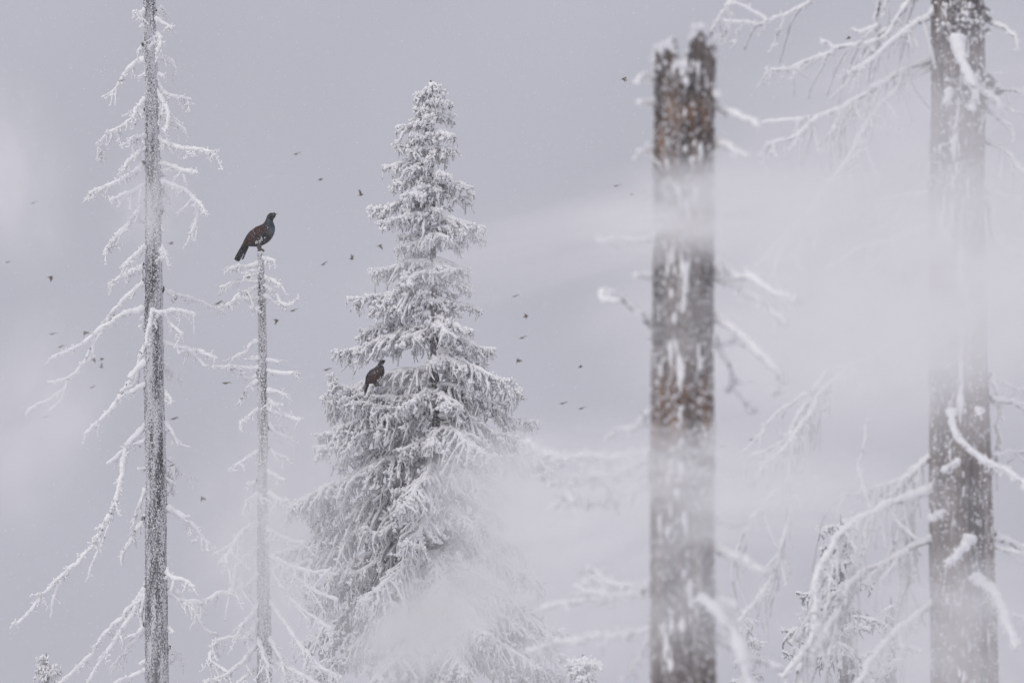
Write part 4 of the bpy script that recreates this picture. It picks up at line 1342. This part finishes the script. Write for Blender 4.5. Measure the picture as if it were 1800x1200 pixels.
SPH = uv_sphere_mesh()
DRIFTS = [  # px, py, half width px, half height px, tilt deg, distance, half depth m, optical depth at the middle, stretch, noise scale, label
    (25, 300, 110, 190, 12, 45, 1.4, 1.5, (1, 1, 0.7), 1.6, 'tall pale veil of blown snow beside the tall dead spruce'),
    (50, 740, 150, 210, -25, 47, 1.4, 1.5, (1, 1, 0.8), 1.7, 'soft snow cloud over the long drooping bare bough'),
    (268, 365, 90, 110, 0, 78.4, 0.5, 0.9, (1, 1, 1), 1.6, 'small puff of snow across the tall dead trunk'),
    (490, 920, 170, 240, -10, 77, 1.0, 2.0, (1, 1, 1), 1.9, 'snow cloud wrapping the lower thin dead spruce'),
    (900, 890, 170, 150, -20, 79, 1.0, 4.0, (1, 1, 1), 2.6, 'billow of blown snow on the flank of the large spruce'),
    (745, 1095, 165, 95, 35, 79, 1.0, 5.2, (1.1, 1, 1.1), 3.0, 'dense white puff low in front of the large spruce'),
    (890, 1090, 240, 150, 10, 78, 1.0, 1.9, (1, 1, 1.1), 2.0, 'thin snow veil over the skirt of the large spruce'),
    (900, 1190, 1150, 210, 0, 62, 2.5, 0.55, (2.5, 1, 1), 1.6, 'wide low veil of snow dust over the tree feet'),
    (1060, 890, 300, 170, 4, 60, 1.5, 1.8, (1, 1, 1.2), 1.9, 'level streak of snow between the large spruce and the broken snag'),
    (1080, 400, 480, 95, 14, 31, 0.8, 1.4, (0.6, 1, 1.3), 2.4, 'long thin streak of snow blowing past the upper broken snag'),
    (1260, 365, 260, 95, 4, 31.4, 0.6, 3.0, (1, 1, 1), 2.0, 'snow puff hiding the broken snag beneath its brown bark'),
    (1600, 510, 560, 240, 6, 38, 1.8, 4.4, (1.2, 1, 1.1), 1.7, 'great snow cloud swallowing the middle of the massive grey trunk'),
    (1560, 470, 400, 330, 10, 36, 1.2, 1.2, (1.3, 1, 1.0), 2.2, 'streaming snow veil between the broken snag and the massive trunk'),
    (1300, 850, 360, 110, -6, 31, 0.9, 2.9, (1.1, 1, 1.1), 2.6, 'snow cloud streaming round the lower broken snag'),
    (1560, 800, 420, 230, 8, 40, 1.2, 0.6, (1, 1, 1.1), 2.0, 'thin snow veil among the hanging boughs'),
    (1700, 1120, 360, 190, -8, 41, 1.2, 1.8, (1, 1, 1.1), 1.9, 'low snow cloud at the foot of the massive grey trunk'),
    (1205, 1040, 230, 160, 20, 31.4, 0.6, 1.4, (1, 1, 1), 2.0, 'faint snow puff on the lowest broken snag'),
    (1600, 240, 460, 230, 10, 41, 1.4, 1.1, (1, 1, 1.1), 2.0, 'pale snow haze around the upper boughs of the massive trunk'),
    (1190, 570, 170, 150, 30, 31.5, 0.5, 0.5, (1, 1, 1), 2.0, 'faint wisp of snow across the middle of the broken snag'),
]


def build_drifts():
    for k, (px, py, hw, hh, tilt, Y, dep, tau, st, ns, label) in enumerate(DRIFTS):
        s = PX * Y
        o = bpy.data.objects.new('blowing_snow', SPH.copy())
        col.objects.link(o)
        o.location = W(px, py, Y)
        o.scale = (hw * s * 1.25, dep, hh * s * 1.25)
        o.rotation_euler = (0, -math.radians(tilt), 0)
        o.data.materials.append(drift_material('drift', tau / dep * 1.1, st, ns, k + 1.0))
        tag(o, label, kind='stuff')


build_drifts()


def build_haze():
    x0, x1, y0, y1, z0, z1 = -295, 295, -115, 475, -2.0, 26.0
    v = [(x, y, z) for z in (z0, z1) for y in (y0, y1) for x in (x0, x1)]
    f = [(0, 2, 3, 1), (4, 5, 7, 6), (0, 1, 5, 4), (2, 6, 7, 3), (0, 4, 6, 2), (1, 3, 7, 5)]
    mb = MB()
    mb.add(np.array(v, float), np.array(f))
    m = bpy.data.materials.new('haze')
    m.use_nodes = True
    nt = m.node_tree
    nt.nodes.clear()
    out = nt.nodes.new('ShaderNodeOutputMaterial')
    pv = nt.nodes.new('ShaderNodeVolumePrincipled')
    pv.inputs['Color'].default_value = (0.95, 0.955, 0.98, 1)
    pv.inputs['Density'].default_value = 0.0004
    nt.links.new(pv.outputs[0], out.inputs['Volume'])
    o = mb.build('haze', [m], smooth=False)
    tag(o, 'pale frosty haze filling the air', kind='stuff')


build_haze()
